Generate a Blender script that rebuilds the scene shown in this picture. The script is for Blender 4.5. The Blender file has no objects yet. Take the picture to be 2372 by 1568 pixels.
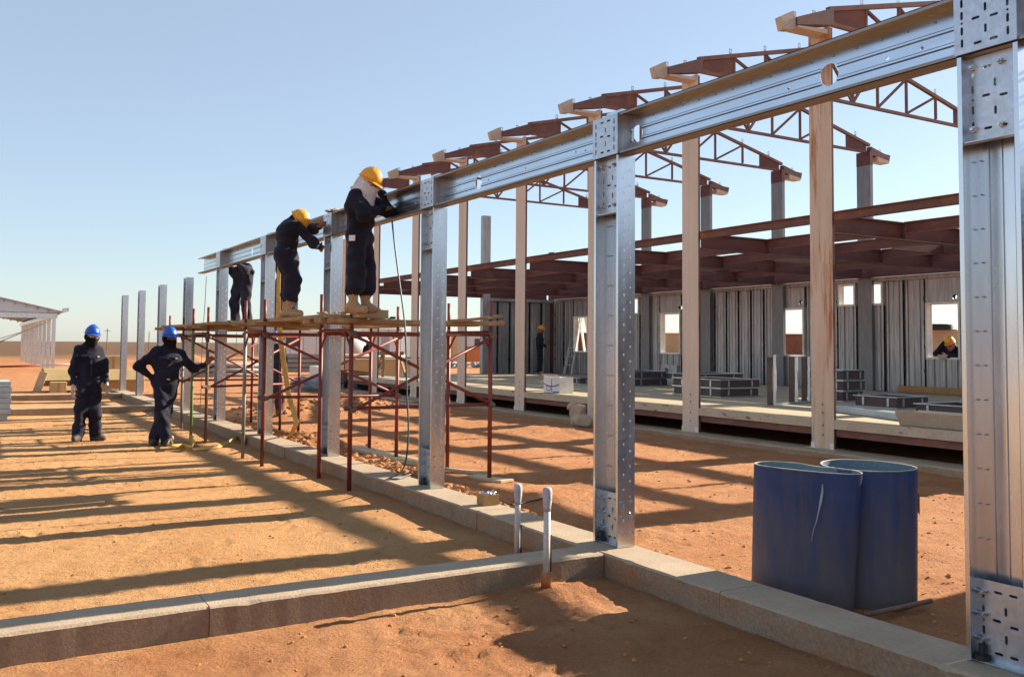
import bpy, math, random
import numpy as np
from mathutils import Vector, Matrix
from mathutils.geometry import tessellate_polygon

random.seed(7)
rng = np.random.default_rng(7)
PI = math.pi
scene = bpy.context.scene
COL = scene.collection

# ------------------------------------------------------------------ camera
HCAM = 1.55
F_PX, CX, CY, IW, IH = 2137.0, 1190.0, 690.98, 2372.0, 1568.0
YAW, PITCH, ROLL = 0.5375, 0.0502, 0.0077


def cam_axes():
    f = Vector((math.sin(YAW) * math.cos(PITCH), math.cos(YAW) * math.cos(PITCH), math.sin(PITCH)))
    r = Vector((math.cos(YAW), -math.sin(YAW), 0))
    u = r.cross(f)
    c, s = math.cos(ROLL), math.sin(ROLL)
    return c * r + s * u, -s * r + c * u, f


RGT, UPV, FWD = cam_axes()
cd = bpy.data.cameras.new('camera')
cam = bpy.data.objects.new('camera', cd)
COL.objects.link(cam)
m = Matrix((RGT, UPV, -FWD)).transposed().to_4x4()
m.translation = Vector((0, 0, HCAM))
cam.matrix_world = m
cd.sensor_width = 36.0
cd.lens = 36.0 * F_PX / IW
cd.shift_x = (IW / 2 - CX) / IW
cd.shift_y = -(IH / 2 - CY) / IW
cd.clip_start = 0.05
cd.clip_end = 9000
scene.camera = cam

# ------------------------------------------------------------------ light
SUN_EL = math.radians(23.6)
SUN_DIR = Vector((math.cos(SUN_EL) * math.cos(-0.012), math.cos(SUN_EL) * math.sin(-0.012), math.sin(SUN_EL)))
world = bpy.data.worlds.new('World')
scene.world = world
world.use_nodes = True
wn = world.node_tree
wn.nodes.clear()
sky = wn.nodes.new('ShaderNodeTexSky')
sky.sky_type = 'NISHITA'
sky.sun_disc = False
sky.sun_elevation = SUN_EL
sky.sun_rotation = math.atan2(SUN_DIR.x, SUN_DIR.y)
sky.altitude = 300
sky.air_density = 1.0
sky.dust_density = 0.5
sky.ozone_density = 1.6
bg = wn.nodes.new('ShaderNodeBackground')
bg.inputs['Strength'].default_value = 0.055
wo = wn.nodes.new('ShaderNodeOutputWorld')
hz = wn.nodes.new('ShaderNodeMix')          # dusty desert air: the whole sky leans to pale blue-white
hz.data_type = 'RGBA'
hz.inputs['Factor'].default_value = 0.40
[i for i in hz.inputs if i.name == 'B' and i.type == 'RGBA'][0].default_value = (4.3, 4.65, 4.95, 1)
wn.links.new(sky.outputs[0], [i for i in hz.inputs if i.name == 'A' and i.type == 'RGBA'][0])
tint = wn.nodes.new('ShaderNodeMix')        # camera white balance was warm-neutral: a slightly bluer sky all round
tint.data_type = 'RGBA'
tint.blend_type = 'MULTIPLY'
tint.inputs['Factor'].default_value = 1.0
[i for i in tint.inputs if i.name == 'B' and i.type == 'RGBA'][0].default_value = (0.93, 0.965, 1.015, 1)
wn.links.new([o for o in hz.outputs if o.type == 'RGBA'][0], [i for i in tint.inputs if i.name == 'A' and i.type == 'RGBA'][0])
wn.links.new([o for o in tint.outputs if o.type == 'RGBA'][0], bg.inputs[0])
wn.links.new(bg.outputs[0], wo.inputs[0])
sd = bpy.data.lights.new('sun', 'SUN')
sd.energy = 5.0
sd.angle = math.radians(0.53)
sd.color = (1.0, 0.86, 0.68)
sun = bpy.data.objects.new('sun', sd)
COL.objects.link(sun)
sun.rotation_euler = SUN_DIR.to_track_quat('Z', 'Y').to_euler()
sun.location = (30, 10, 30)
vs = scene.view_settings
vs.view_transform = 'Standard'
vs.look = 'None'
vs.gamma = 1.0
vs.use_curve_mapping = False
vs.exposure = 1.7


# ------------------------------------------------------------------ photo pixel (2372 wide) to point on a plane
def ray(x, y):
    return FWD + (x - CX) / F_PX * RGT + (CY - y) / F_PX * UPV


def onz(x, y, z):
    d = ray(x, y)
    return Vector((0, 0, HCAM)) + d * ((z - HCAM) / d.z)


def onx(x, y, X):
    d = ray(x, y)
    return Vector((0, 0, HCAM)) + d * (X / d.x)


def ony(x, y, Y):
    d = ray(x, y)
    return Vector((0, 0, HCAM)) + d * (Y / d.y)


# ------------------------------------------------------------------ materials
def mat(name, col, rough=0.7, metal=0.0, col2=None, scale=4.0, stretch=(1, 1, 1), lo=0.35, hi=0.7,
        bump=0.0, bscale=60.0, fine=0.12, spec=0.5, col3=None, c3scale=1.5, c3lo=0.55, c3hi=0.62, c3stretch=(1, 1, 1),
        rvar=0.0, bstretch=(1, 1, 1), sheen=0.0, bdist=0.01):
    mt = bpy.data.materials.new(name)
    mt.use_nodes = True
    nt = mt.node_tree
    N, L = nt.nodes, nt.links
    b = N['Principled BSDF']
    geo = N.new('ShaderNodeNewGeometry')

    def noise(sc, st, detail=6, rgh=0.6):
        if metal > .8:
            detail = 2
        mp = N.new('ShaderNodeMapping')
        mp.inputs['Scale'].default_value = st
        L.new(geo.outputs['Position'], mp.inputs['Vector'])
        nz = N.new('ShaderNodeTexNoise')
        nz.inputs['Scale'].default_value = sc
        nz.inputs['Detail'].default_value = detail
        nz.inputs['Roughness'].default_value = rgh
        L.new(mp.outputs[0], nz.inputs['Vector'])
        return nz.outputs['Fac']

    def ramp(src, lo_, hi_):
        r = N.new('ShaderNodeMapRange')
        r.inputs['From Min'].default_value = lo_
        r.inputs['From Max'].default_value = hi_
        L.new(src, r.inputs['Value'])
        return r.outputs[0]

    def mix(fac, a, bb, blend='MIX'):
        mx = N.new('ShaderNodeMix')
        mx.data_type = 'RGBA'
        mx.blend_type = blend
        if isinstance(fac, float):
            mx.inputs['Factor'].default_value = fac
        else:
            L.new(fac, mx.inputs['Factor'])
        for v, s in ((a, 'A'), (bb, 'B')):
            sock = [i for i in mx.inputs if i.name == s and i.type == 'RGBA'][0]
            if isinstance(v, tuple):
                sock.default_value = (v[0], v[1], v[2], 1)
            else:
                L.new(v, sock)
        return [o for o in mx.outputs if o.type == 'RGBA'][0]

    if col2 is None:
        col2 = tuple(c * 0.72 for c in col)
    c = mix(ramp(noise(scale, stretch), lo, hi), col, col2)
    if col3 is not None:
        c = mix(ramp(noise(c3scale, c3stretch), c3lo, c3hi), c, col3)
    if fine:
        fn = ramp(noise(bscale * 0.7, bstretch, 3), 0.3, 0.7)
        g = N.new('ShaderNodeMapRange')
        g.inputs['To Min'].default_value = 1 - fine
        g.inputs['To Max'].default_value = 1 + fine
        L.new(fn, g.inputs['Value'])
        mu = N.new('ShaderNodeVectorMath')
        mu.operation = 'SCALE'
        L.new(c, mu.inputs[0])
        L.new(g.outputs[0], mu.inputs['Scale'])
        c = mu.outputs[0]
    L.new(c, b.inputs['Base Color'])
    b.inputs['Metallic'].default_value = metal
    b.inputs['Specular IOR Level'].default_value = spec
    if rvar:
        rr = N.new('ShaderNodeMapRange')
        rr.inputs['To Min'].default_value = rough - rvar
        rr.inputs['To Max'].default_value = rough + rvar
        L.new(ramp(noise(scale * 2.3, stretch), 0.3, 0.7), rr.inputs['Value'])
        L.new(rr.outputs[0], b.inputs['Roughness'])
    else:
        b.inputs['Roughness'].default_value = rough
    if sheen:
        b.inputs['Sheen Weight'].default_value = sheen
    if bump:
        bp = N.new('ShaderNodeBump')
        bp.inputs['Strength'].default_value = bump
        bp.inputs['Distance'].default_value = bdist
        L.new(noise(bscale, bstretch, 5, 0.65), bp.inputs['Height'])
        L.new(bp.outputs[0], b.inputs['Normal'])
    return mt


def ground_mat():
    mt = bpy.data.materials.new('red_desert_dirt')
    mt.use_nodes = True
    nt = mt.node_tree
    N, L = nt.nodes, nt.links
    b = N['Principled BSDF']
    geo = N.new('ShaderNodeNewGeometry')
    sep = N.new('ShaderNodeSeparateXYZ')
    L.new(geo.outputs['Position'], sep.inputs[0])

    def noise(sc, detail=8, rgh=0.62, st=(1, 1, 1)):
        mp = N.new('ShaderNodeMapping')
        mp.inputs['Scale'].default_value = st
        L.new(geo.outputs['Position'], mp.inputs['Vector'])
        nz = N.new('ShaderNodeTexNoise')
        nz.inputs['Scale'].default_value = sc
        nz.inputs['Detail'].default_value = detail
        nz.inputs['Roughness'].default_value = rgh
        L.new(mp.outputs[0], nz.inputs['Vector'])
        return nz.outputs['Fac']

    def mr(src, a, c, d=0.0, e=1.0):
        r = N.new('ShaderNodeMapRange')
        r.inputs['From Min'].default_value = a
        r.inputs['From Max'].default_value = c
        r.inputs['To Min'].default_value = d
        r.inputs['To Max'].default_value = e
        L.new(src, r.inputs['Value'])
        return r.outputs[0]

    def math_(op, a, c):
        q = N.new('ShaderNodeMath')
        q.operation = op
        for i, v in enumerate((a, c)):
            if isinstance(v, (int, float)):
                q.inputs[i].default_value = v
            else:
                L.new(v, q.inputs[i])
        return q.outputs[0]

    def mix(fac, a, c):
        mx = N.new('ShaderNodeMix')
        mx.data_type = 'RGBA'
        L.new(fac, mx.inputs['Factor'])
        for v, s in ((a, 'A'), (c, 'B')):
            sock = [i for i in mx.inputs if i.name == s and i.type == 'RGBA'][0]
            if isinstance(v, tuple):
                sock.default_value = (*v, 1)
            else:
                L.new(v, sock)
        return [o for o in mx.outputs if o.type == 'RGBA'][0]

    red = (0.36, 0.148, 0.064)
    tan = (0.48, 0.248, 0.100)
    pale = (0.58, 0.335, 0.155)
    dark = (0.22, 0.075, 0.026)
    n1 = noise(0.5)
    # trodden pad inside the footings is paler than the loose red soil
    inside = math_('MULTIPLY', mr(math_('ADD', sep.outputs['X'], mr(n1, 0.3, 0.7, -0.5, 0.5)), 4.3, 3.2),
                   math_('MULTIPLY', mr(math_('ADD', sep.outputs['Y'], mr(n1, 0.3, 0.7, -0.4, 0.4)), 4.9, 5.5), mr(sep.outputs['Y'], 34, 27)))
    blotch = mr(noise(1.3), 0.38, 0.62)
    c_in = mix(mr(noise(0.9, 6), 0.3, 0.68), tan, pale)
    c_out = mix(blotch, red, (0.45, 0.22, 0.105))
    c = mix(mr(inside, 0, 1, 0.12, 0.95), c_out, c_in)
    c = mix(mr(noise(4.5, 9, 0.7), 0.56, 0.72, 0, 0.55), c, dark)
    c = mix(mr(noise(2.2, 9, 0.7), 0.60, 0.75, 0, 0.6), c, pale)
    # open desert far off: brown scrubby plain
    far = mr(math_('ADD', sep.outputs['Y'], mr(noise(0.03), 0.3, 0.7, -25, 25)), 75, 120)
    c = mix(far, c, mix(mr(noise(0.02), 0.35, 0.65), (0.125, 0.064, 0.036), (0.115, 0.072, 0.040)))
    fn = mr(noise(55, 4, 0.7), 0.3, 0.7, 0.82, 1.16)
    mu = N.new('ShaderNodeVectorMath')
    mu.operation = 'SCALE'
    L.new(c, mu.inputs[0])
    L.new(fn, mu.inputs['Scale'])
    L.new(mu.outputs[0], b.inputs['Base Color'])
    b.inputs['Roughness'].default_value = 0.95
    b.inputs['Specular IOR Level'].default_value = 0.15
    # crumbs, cracks and boot prints as fine relief
    vor = N.new('ShaderNodeTexVoronoi')
    vor.inputs['Scale'].default_value = 26
    L.new(geo.outputs['Position'], vor.inputs['Vector'])
    h = math_('ADD', math_('MULTIPLY', noise(14, 10, 0.72), 1.0), math_('MULTIPLY', noise(60, 6, 0.75), 0.55))
    h = math_('ADD', h, math_('MULTIPLY', mr(vor.outputs['Distance'], 0.0, 0.5), math_('MULTIPLY', mr(noise(2.0), 0.5, 0.65), 0.25)))
    bp = N.new('ShaderNodeBump')
    bp.inputs['Strength'].default_value = 1.0
    bp.inputs['Distance'].default_value = 0.05
    L.new(h, bp.inputs['Height'])
    L.new(bp.outputs[0], b.inputs['Normal'])
    return mt


M = {}
M['dirt'] = ground_mat()
M['clod'] = mat('dirt_clod', (0.42, 0.20, 0.075), 0.95, col2=(0.34, 0.14, 0.05), scale=3, bump=0.5, bscale=60, spec=0.15)
M['rubble'] = mat('rubble', (0.38, 0.19, 0.085), 0.95, col2=(0.26, 0.115, 0.05), scale=6, bump=0.6, bscale=40, spec=0.15)
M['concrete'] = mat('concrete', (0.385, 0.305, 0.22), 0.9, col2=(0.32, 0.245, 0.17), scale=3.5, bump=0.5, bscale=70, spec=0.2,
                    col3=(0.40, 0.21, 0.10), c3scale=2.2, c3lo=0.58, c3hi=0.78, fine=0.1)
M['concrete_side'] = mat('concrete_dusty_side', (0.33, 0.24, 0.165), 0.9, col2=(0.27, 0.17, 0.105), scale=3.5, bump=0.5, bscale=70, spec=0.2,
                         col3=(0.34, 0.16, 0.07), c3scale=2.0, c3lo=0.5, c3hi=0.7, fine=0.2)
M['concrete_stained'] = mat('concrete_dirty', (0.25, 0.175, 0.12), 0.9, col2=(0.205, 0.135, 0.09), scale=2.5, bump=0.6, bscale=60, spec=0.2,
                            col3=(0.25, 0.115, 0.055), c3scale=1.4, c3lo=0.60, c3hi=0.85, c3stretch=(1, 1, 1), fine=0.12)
M['galv'] = mat('galvanised_steel', (0.70, 0.735, 0.78), 0.25, 0.95, col2=(0.60, 0.635, 0.68), scale=2.5, stretch=(2.5, 2.5, 0.4), rvar=0.04, fine=0)
M['galv_beam'] = mat('galvanised_beam', (0.66, 0.73, 0.81), 0.24, 0.95, col2=(0.58, 0.64, 0.71), scale=3, stretch=(2.0, 0.5, 3.0), rvar=0.04, fine=0)
M['galv_flange'] = mat('brown_reflection_flange', (0.34, 0.30, 0.27), 0.42, 0.85, col2=(0.25, 0.21, 0.18), scale=3, stretch=(6, .5, 3), fine=0.06)  # brown reflection of the ground painted into the flange colour
M['galv_plate'] = mat('galvanised_plate', (0.56, 0.62, 0.69), 0.38, 0.85, col2=(0.48, 0.54, 0.60), scale=16, rvar=0.06, fine=0.08)
M['galv_dull'] = mat('weathered_galvanised', (0.44, 0.45, 0.46), 0.42, 0.7, col2=(0.25, 0.255, 0.265), scale=6, stretch=(3, 3, 0.25), lo=0.3,
                     hi=0.68, rvar=0.1, bump=0.05, bscale=20, fine=0.07, bstretch=(1, 1, .08))
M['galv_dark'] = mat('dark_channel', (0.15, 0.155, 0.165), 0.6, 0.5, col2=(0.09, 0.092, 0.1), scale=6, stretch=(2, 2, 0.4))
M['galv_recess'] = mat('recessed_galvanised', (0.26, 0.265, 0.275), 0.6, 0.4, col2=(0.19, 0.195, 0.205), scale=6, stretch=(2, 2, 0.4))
M['galv_post'] = mat('dark_grey_post', (0.22, 0.225, 0.235), 0.5, 0.6, col2=(0.16, 0.165, 0.175), scale=5, stretch=(2, 2, .4))  # plain darker grey of the rear columns
M['bolt'] = mat('zinc_bolt', (0.62, 0.63, 0.66), 0.28, 0.95, scale=30)
M['black'] = mat('black_rubber', (0.018, 0.018, 0.02), 0.6, scale=20)
M['oxide'] = mat('red_oxide_paint', (0.135, 0.053, 0.046), 0.62, col2=(0.09, 0.036, 0.034), scale=3, stretch=(1, 1, 1.5), bump=0.1, bscale=40,
                 col3=(0.17, 0.07, 0.04), c3scale=2.5, c3lo=0.56, c3hi=0.72, spec=0.35)
M['oxide_dusty'] = mat('dusty_red_oxide', (0.205, 0.100, 0.080), 0.75, col2=(0.15, 0.068, 0.056), scale=3, bump=0.1, bscale=40,
                       col3=(0.26, 0.12, 0.06), c3scale=2.0, c3lo=0.54, c3hi=0.72, spec=0.25)
M['scaffold'] = mat('scaffold_red_paint', (0.20, 0.034, 0.024), 0.5, col2=(0.13, 0.024, 0.02), scale=5, stretch=(3, 3, .6), bump=0.08, bscale=50,
                    col3=(0.20, 0.10, 0.06), c3scale=9, c3lo=0.6, c3hi=0.68, c3stretch=(2, 2, .5), spec=0.4)
M['pole_grey'] = mat('worn_scaffold_tube', (0.30, 0.28, 0.25), 0.6, 0.3, col2=(0.18, 0.14, 0.11), scale=6, stretch=(2, 2, .5), bump=0.1)
M['pole_brown'] = mat('rusty_scaffold_tube', (0.16, 0.10, 0.065), 0.7, col2=(0.10, 0.055, 0.035), scale=6, stretch=(2, 2, .5), bump=0.1)
M['pole_green'] = mat('green_painted_tube', (0.08, 0.20, 0.05), 0.6, col2=(0.20, 0.20, 0.09), scale=7, stretch=(2, 2, .5), bump=0.1)
M['tan'] = mat('tan_column_paint', (0.62, 0.51, 0.41), 0.6, col2=(0.56, 0.45, 0.355), scale=2.2, stretch=(1, 2, .35), spec=0.3, fine=0.04)
M['tan_rusty'] = mat('tan_paint_rust_streaks', (0.60, 0.47, 0.36), 0.6, col2=(0.52, 0.38, 0.27), scale=2.4, stretch=(1, 3, .3), spec=0.3, fine=0.05,
                     col3=(0.36, 0.15, 0.055), c3scale=2.0, c3lo=0.50, c3hi=0.64, c3stretch=(1, 4, .4))
M['cream'] = mat('cream_fascia', (0.48, 0.40, 0.30), 0.65, col2=(0.40, 0.32, 0.23), scale=2.5, spec=0.3,
                 col3=(0.20, 0.07, 0.04), c3scale=7, c3lo=0.62, c3hi=0.68, c3stretch=(1, .5, 2.2))
M['gutter'] = mat('cream_gutter_metal', (0.50, 0.41, 0.32), 0.55, col2=(0.42, 0.34, 0.26), scale=4, spec=0.4)
M['deck'] = mat('plywood_deck', (0.40, 0.34, 0.225), 0.75, col2=(0.33, 0.265, 0.17), scale=1.3, stretch=(1, .4, 1), bump=0.08, bscale=30, spec=0.3)
M['frame_brown'] = mat('brown_grey_frame_paint', (0.085, 0.058, 0.055), 0.6, col2=(0.055, 0.036, 0.036), scale=4)
M['frame_white'] = mat('white_window_frame', (0.72, 0.71, 0.65), 0.5, col2=(0.58, 0.56, 0.49), scale=5)
M['plank'] = mat('scaffold_plank', (0.33, 0.205, 0.105), 0.85, col2=(0.23, 0.135, 0.07), scale=5, stretch=(.6, 3, 5), bump=0.3, bscale=40, bstretch=(.3, 3, 3),
                 col3=(0.42, 0.32, 0.20), c3scale=3, c3lo=0.55, c3hi=0.65, spec=0.2)
M['plank_y'] = mat('scaffold_plank_weathered', (0.36, 0.25, 0.14), 0.85, col2=(0.25, 0.16, 0.085), scale=5, stretch=(3, .6, 5), bump=0.3, bscale=40,
                   bstretch=(3, .3, 3), spec=0.2)
M['timber_pale'] = mat('pale_timber', (0.52, 0.42, 0.28), 0.85, col2=(0.42, 0.32, 0.2), scale=5, stretch=(2, .5, 3), spec=0.2)
M['drum'] = mat('blue_plastic_drum', (0.026, 0.050, 0.150), 0.6, col2=(0.018, 0.034, 0.105), scale=2, stretch=(1, 1, .5), spec=0.4,
                col3=(0.075, 0.062, 0.060), c3scale=5.5, c3lo=0.55, c3hi=0.80, c3stretch=(2.2, 2.2, .16), rvar=0.1, bump=0.04, bscale=18)
def dusty_drum():
    mt = M['drum']
    N, L = mt.node_tree.nodes, mt.node_tree.links
    b = N['Principled BSDF']
    src = b.inputs['Base Color'].links[0].from_socket
    geo = N.new('ShaderNodeNewGeometry')
    sep = N.new('ShaderNodeSeparateXYZ')
    L.new(geo.outputs['Position'], sep.inputs[0])
    nz = N.new('ShaderNodeTexNoise')
    nz.inputs['Scale'].default_value = 9
    nz.inputs['Detail'].default_value = 8
    mp = N.new('ShaderNodeMapping')
    mp.inputs['Scale'].default_value = (1.5, 1.5, .3)
    L.new(geo.outputs['Position'], mp.inputs[0])
    L.new(mp.outputs[0], nz.inputs['Vector'])
    ad = N.new('ShaderNodeMath')
    ad.operation = 'MULTIPLY_ADD'
    L.new(nz.outputs['Fac'], ad.inputs[0])
    ad.inputs[1].default_value = -1.0
    L.new(sep.outputs['Z'], ad.inputs[2])
    mr = N.new('ShaderNodeMapRange')
    mr.inputs['From Min'].default_value = .22
    mr.inputs['From Max'].default_value = -.42
    mr.inputs['To Max'].default_value = .8
    L.new(ad.outputs[0], mr.inputs['Value'])
    mx = N.new('ShaderNodeMix')
    mx.data_type = 'RGBA'
    L.new(mr.outputs[0], mx.inputs['Factor'])
    L.new(src, [i for i in mx.inputs if i.name == 'A' and i.type == 'RGBA'][0])
    [i for i in mx.inputs if i.name == 'B' and i.type == 'RGBA'][0].default_value = (0.115, 0.09, 0.08, 1)
    L.new([o for o in mx.outputs if o.type == 'RGBA'][0], b.inputs['Base Color'])


dusty_drum()
M['drum_in'] = mat('drum_inside', (0.11, 0.17, 0.21), 0.6, col2=(0.11, 0.16, 0.21), scale=3)
M['drum_rim'] = mat('cut_drum_rim', (0.34, 0.36, 0.32), 0.7, col2=(0.25, 0.25, 0.22), scale=12)
M['scratch'] = mat('scratched_plastic', (0.36, 0.37, 0.40), 0.7, scale=30)
M['pvc'] = mat('white_pvc_pipe', (0.50, 0.47, 0.44), 0.5, col2=(0.38, 0.33, 0.28), scale=9, stretch=(1, 1, .4), spec=0.4)
M['tape'] = mat('lilac_tape_wrap', (0.44, 0.43, 0.47), 0.5, col2=(0.30, 0.29, 0.33), scale=25, bump=0.5, bscale=60)
M['terracotta'] = mat('terracotta_sleeve', (0.46, 0.15, 0.05), 0.8, scale=15)
M['card'] = mat('brown_cardboard', (0.40, 0.25, 0.11), 0.85, col2=(0.34, 0.20, 0.085), scale=4, spec=0.15)
M['card_pale'] = mat('pale_cardboard', (0.50, 0.38, 0.20), 0.85, col2=(0.42, 0.31, 0.15), scale=3, spec=0.15)
M['carton'] = mat('white_carton', (0.72, 0.70, 0.69), 0.7, col2=(0.62, 0.60, 0.58), scale=5)
M['ink_blue'] = mat('blue_print', (0.02, 0.06, 0.36), 0.7, scale=9)
M['strap'] = mat('yellow_sling_webbing', (0.60, 0.40, 0.13), 0.85, col2=(0.48, 0.30, 0.09), scale=9, bump=0.3, bscale=120, spec=0.2)
M['hose'] = mat('teal_cable_sheath', (0.025, 0.07, 0.075), 0.5, col2=(0.015, 0.04, 0.045), scale=9)
M['navy'] = mat('navy_coverall_cloth', (0.009, 0.009, 0.017), 0.9, col2=(0.020, 0.021, 0.042), scale=3.2, bump=0.35, bscale=30, spec=0.2, sheen=0.05, bdist=0.015)
M['navy2'] = mat('faded_navy_cloth', (0.022, 0.024, 0.048), 0.9, col2=(0.035, 0.040, 0.075), scale=5, bump=0.35, bscale=30, spec=0.2, sheen=0.05, bdist=0.015)
M['balaclava'] = mat('black_balaclava', (0.010, 0.009, 0.010), 0.95, scale=20, spec=0.15)
M['skin'] = mat('brown_skin', (0.24, 0.115, 0.065), 0.6, col2=(0.19, 0.088, 0.05), scale=14)
M['glove'] = mat('pale_work_glove', (0.52, 0.42, 0.34), 0.85, col2=(0.42, 0.32, 0.25), scale=20, bump=0.3, bscale=80)
M['boot_tan'] = mat('tan_rubber_boot', (0.42, 0.25, 0.13), 0.6, col2=(0.34, 0.19, 0.095), scale=7)
M['boot_dark'] = mat('dusty_dark_boot', (0.045, 0.036, 0.032), 0.75, col2=(0.09, 0.065, 0.05), scale=9)
M['hat_blue'] = mat('blue_hard_hat', (0.015, 0.09, 0.46), 0.33, col2=(0.012, 0.075, 0.40), scale=8, fine=0.02)
M['hat_yellow'] = mat('yellow_hard_hat', (0.80, 0.34, 0.012), 0.35, col2=(0.72, 0.30, 0.012), scale=8, fine=0.02)
M['hat_white'] = mat('white_hard_hat', (0.75, 0.74, 0.70), 0.4, scale=8, fine=0.02)
M['scarf'] = mat('white_cotton_scarf', (0.66, 0.63, 0.60), 0.95, col2=(0.55, 0.52, 0.50), scale=8, bump=0.6, bscale=22, spec=0.1, bdist=0.02)
M['pink'] = mat('pink_face_mask', (0.62, 0.18, 0.26), 0.9, scale=12)
M['lens'] = mat('dark_sunglasses', (0.01, 0.01, 0.012), 0.15, scale=8)
M['visor'] = mat('clear_goggles', (0.55, 0.58, 0.60), 0.15, scale=8)
M['alu'] = mat('aluminium_ladder', (0.72, 0.71, 0.68), 0.5, 0.3, scale=8)
M['sack'] = mat('woven_sack', (0.46, 0.35, 0.25), 0.9, col2=(0.36, 0.26, 0.18), scale=7, bump=0.6, bscale=20, bdist=0.03)
M['cabin'] = mat('white_cabin_panel', (0.60, 0.60, 0.60), 0.6, col2=(0.53, 0.53, 0.53), scale=1.0, stretch=(1, 1, .3))
M['cabin_dark'] = mat('dark_cabin_opening', (0.05, 0.05, 0.055), 0.5, scale=3)
M['tank'] = mat('translucent_grey_tank', (0.50, 0.51, 0.52), 0.45, scale=2)
M['cont_rust'] = mat('rust_red_container', (0.23, 0.085, 0.045), 0.7, col2=(0.17, 0.06, 0.035), scale=1.5)
M['cont_tan'] = mat('tan_container', (0.52, 0.36, 0.20), 0.7, col2=(0.44, 0.29, 0.155), scale=1.5)
M['roof_sheet'] = mat('galvanised_roof_sheet', (0.42, 0.49, 0.58), 0.7, 0.0, col2=(0.35, 0.41, 0.49), scale=1.2, stretch=(.6, 3, 1), rvar=.1)
M['blue_tarp'] = mat('blue_grey_tarpaulin', (0.16, 0.19, 0.22), 0.5, col2=(0.40, 0.41, 0.40), scale=3, bump=0.6, bscale=6, bdist=0.1)
M['pale_blue'] = mat('pale_blue_panel_stack', (0.42, 0.50, 0.52), 0.6, col2=(0.33, 0.40, 0.43), scale=4)
M['orange_sheet'] = mat('orange_board', (0.50, 0.16, 0.05), 0.7, scale=3)
M['green_sheet'] = mat('olive_board', (0.22, 0.22, 0.07), 0.7, scale=3)
M['pipe_grey'] = mat('grey_pipe', (0.30, 0.29, 0.27), 0.6, scale=3)


# ------------------------------------------------------------------ mesh helpers
LOC = {}


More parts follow.
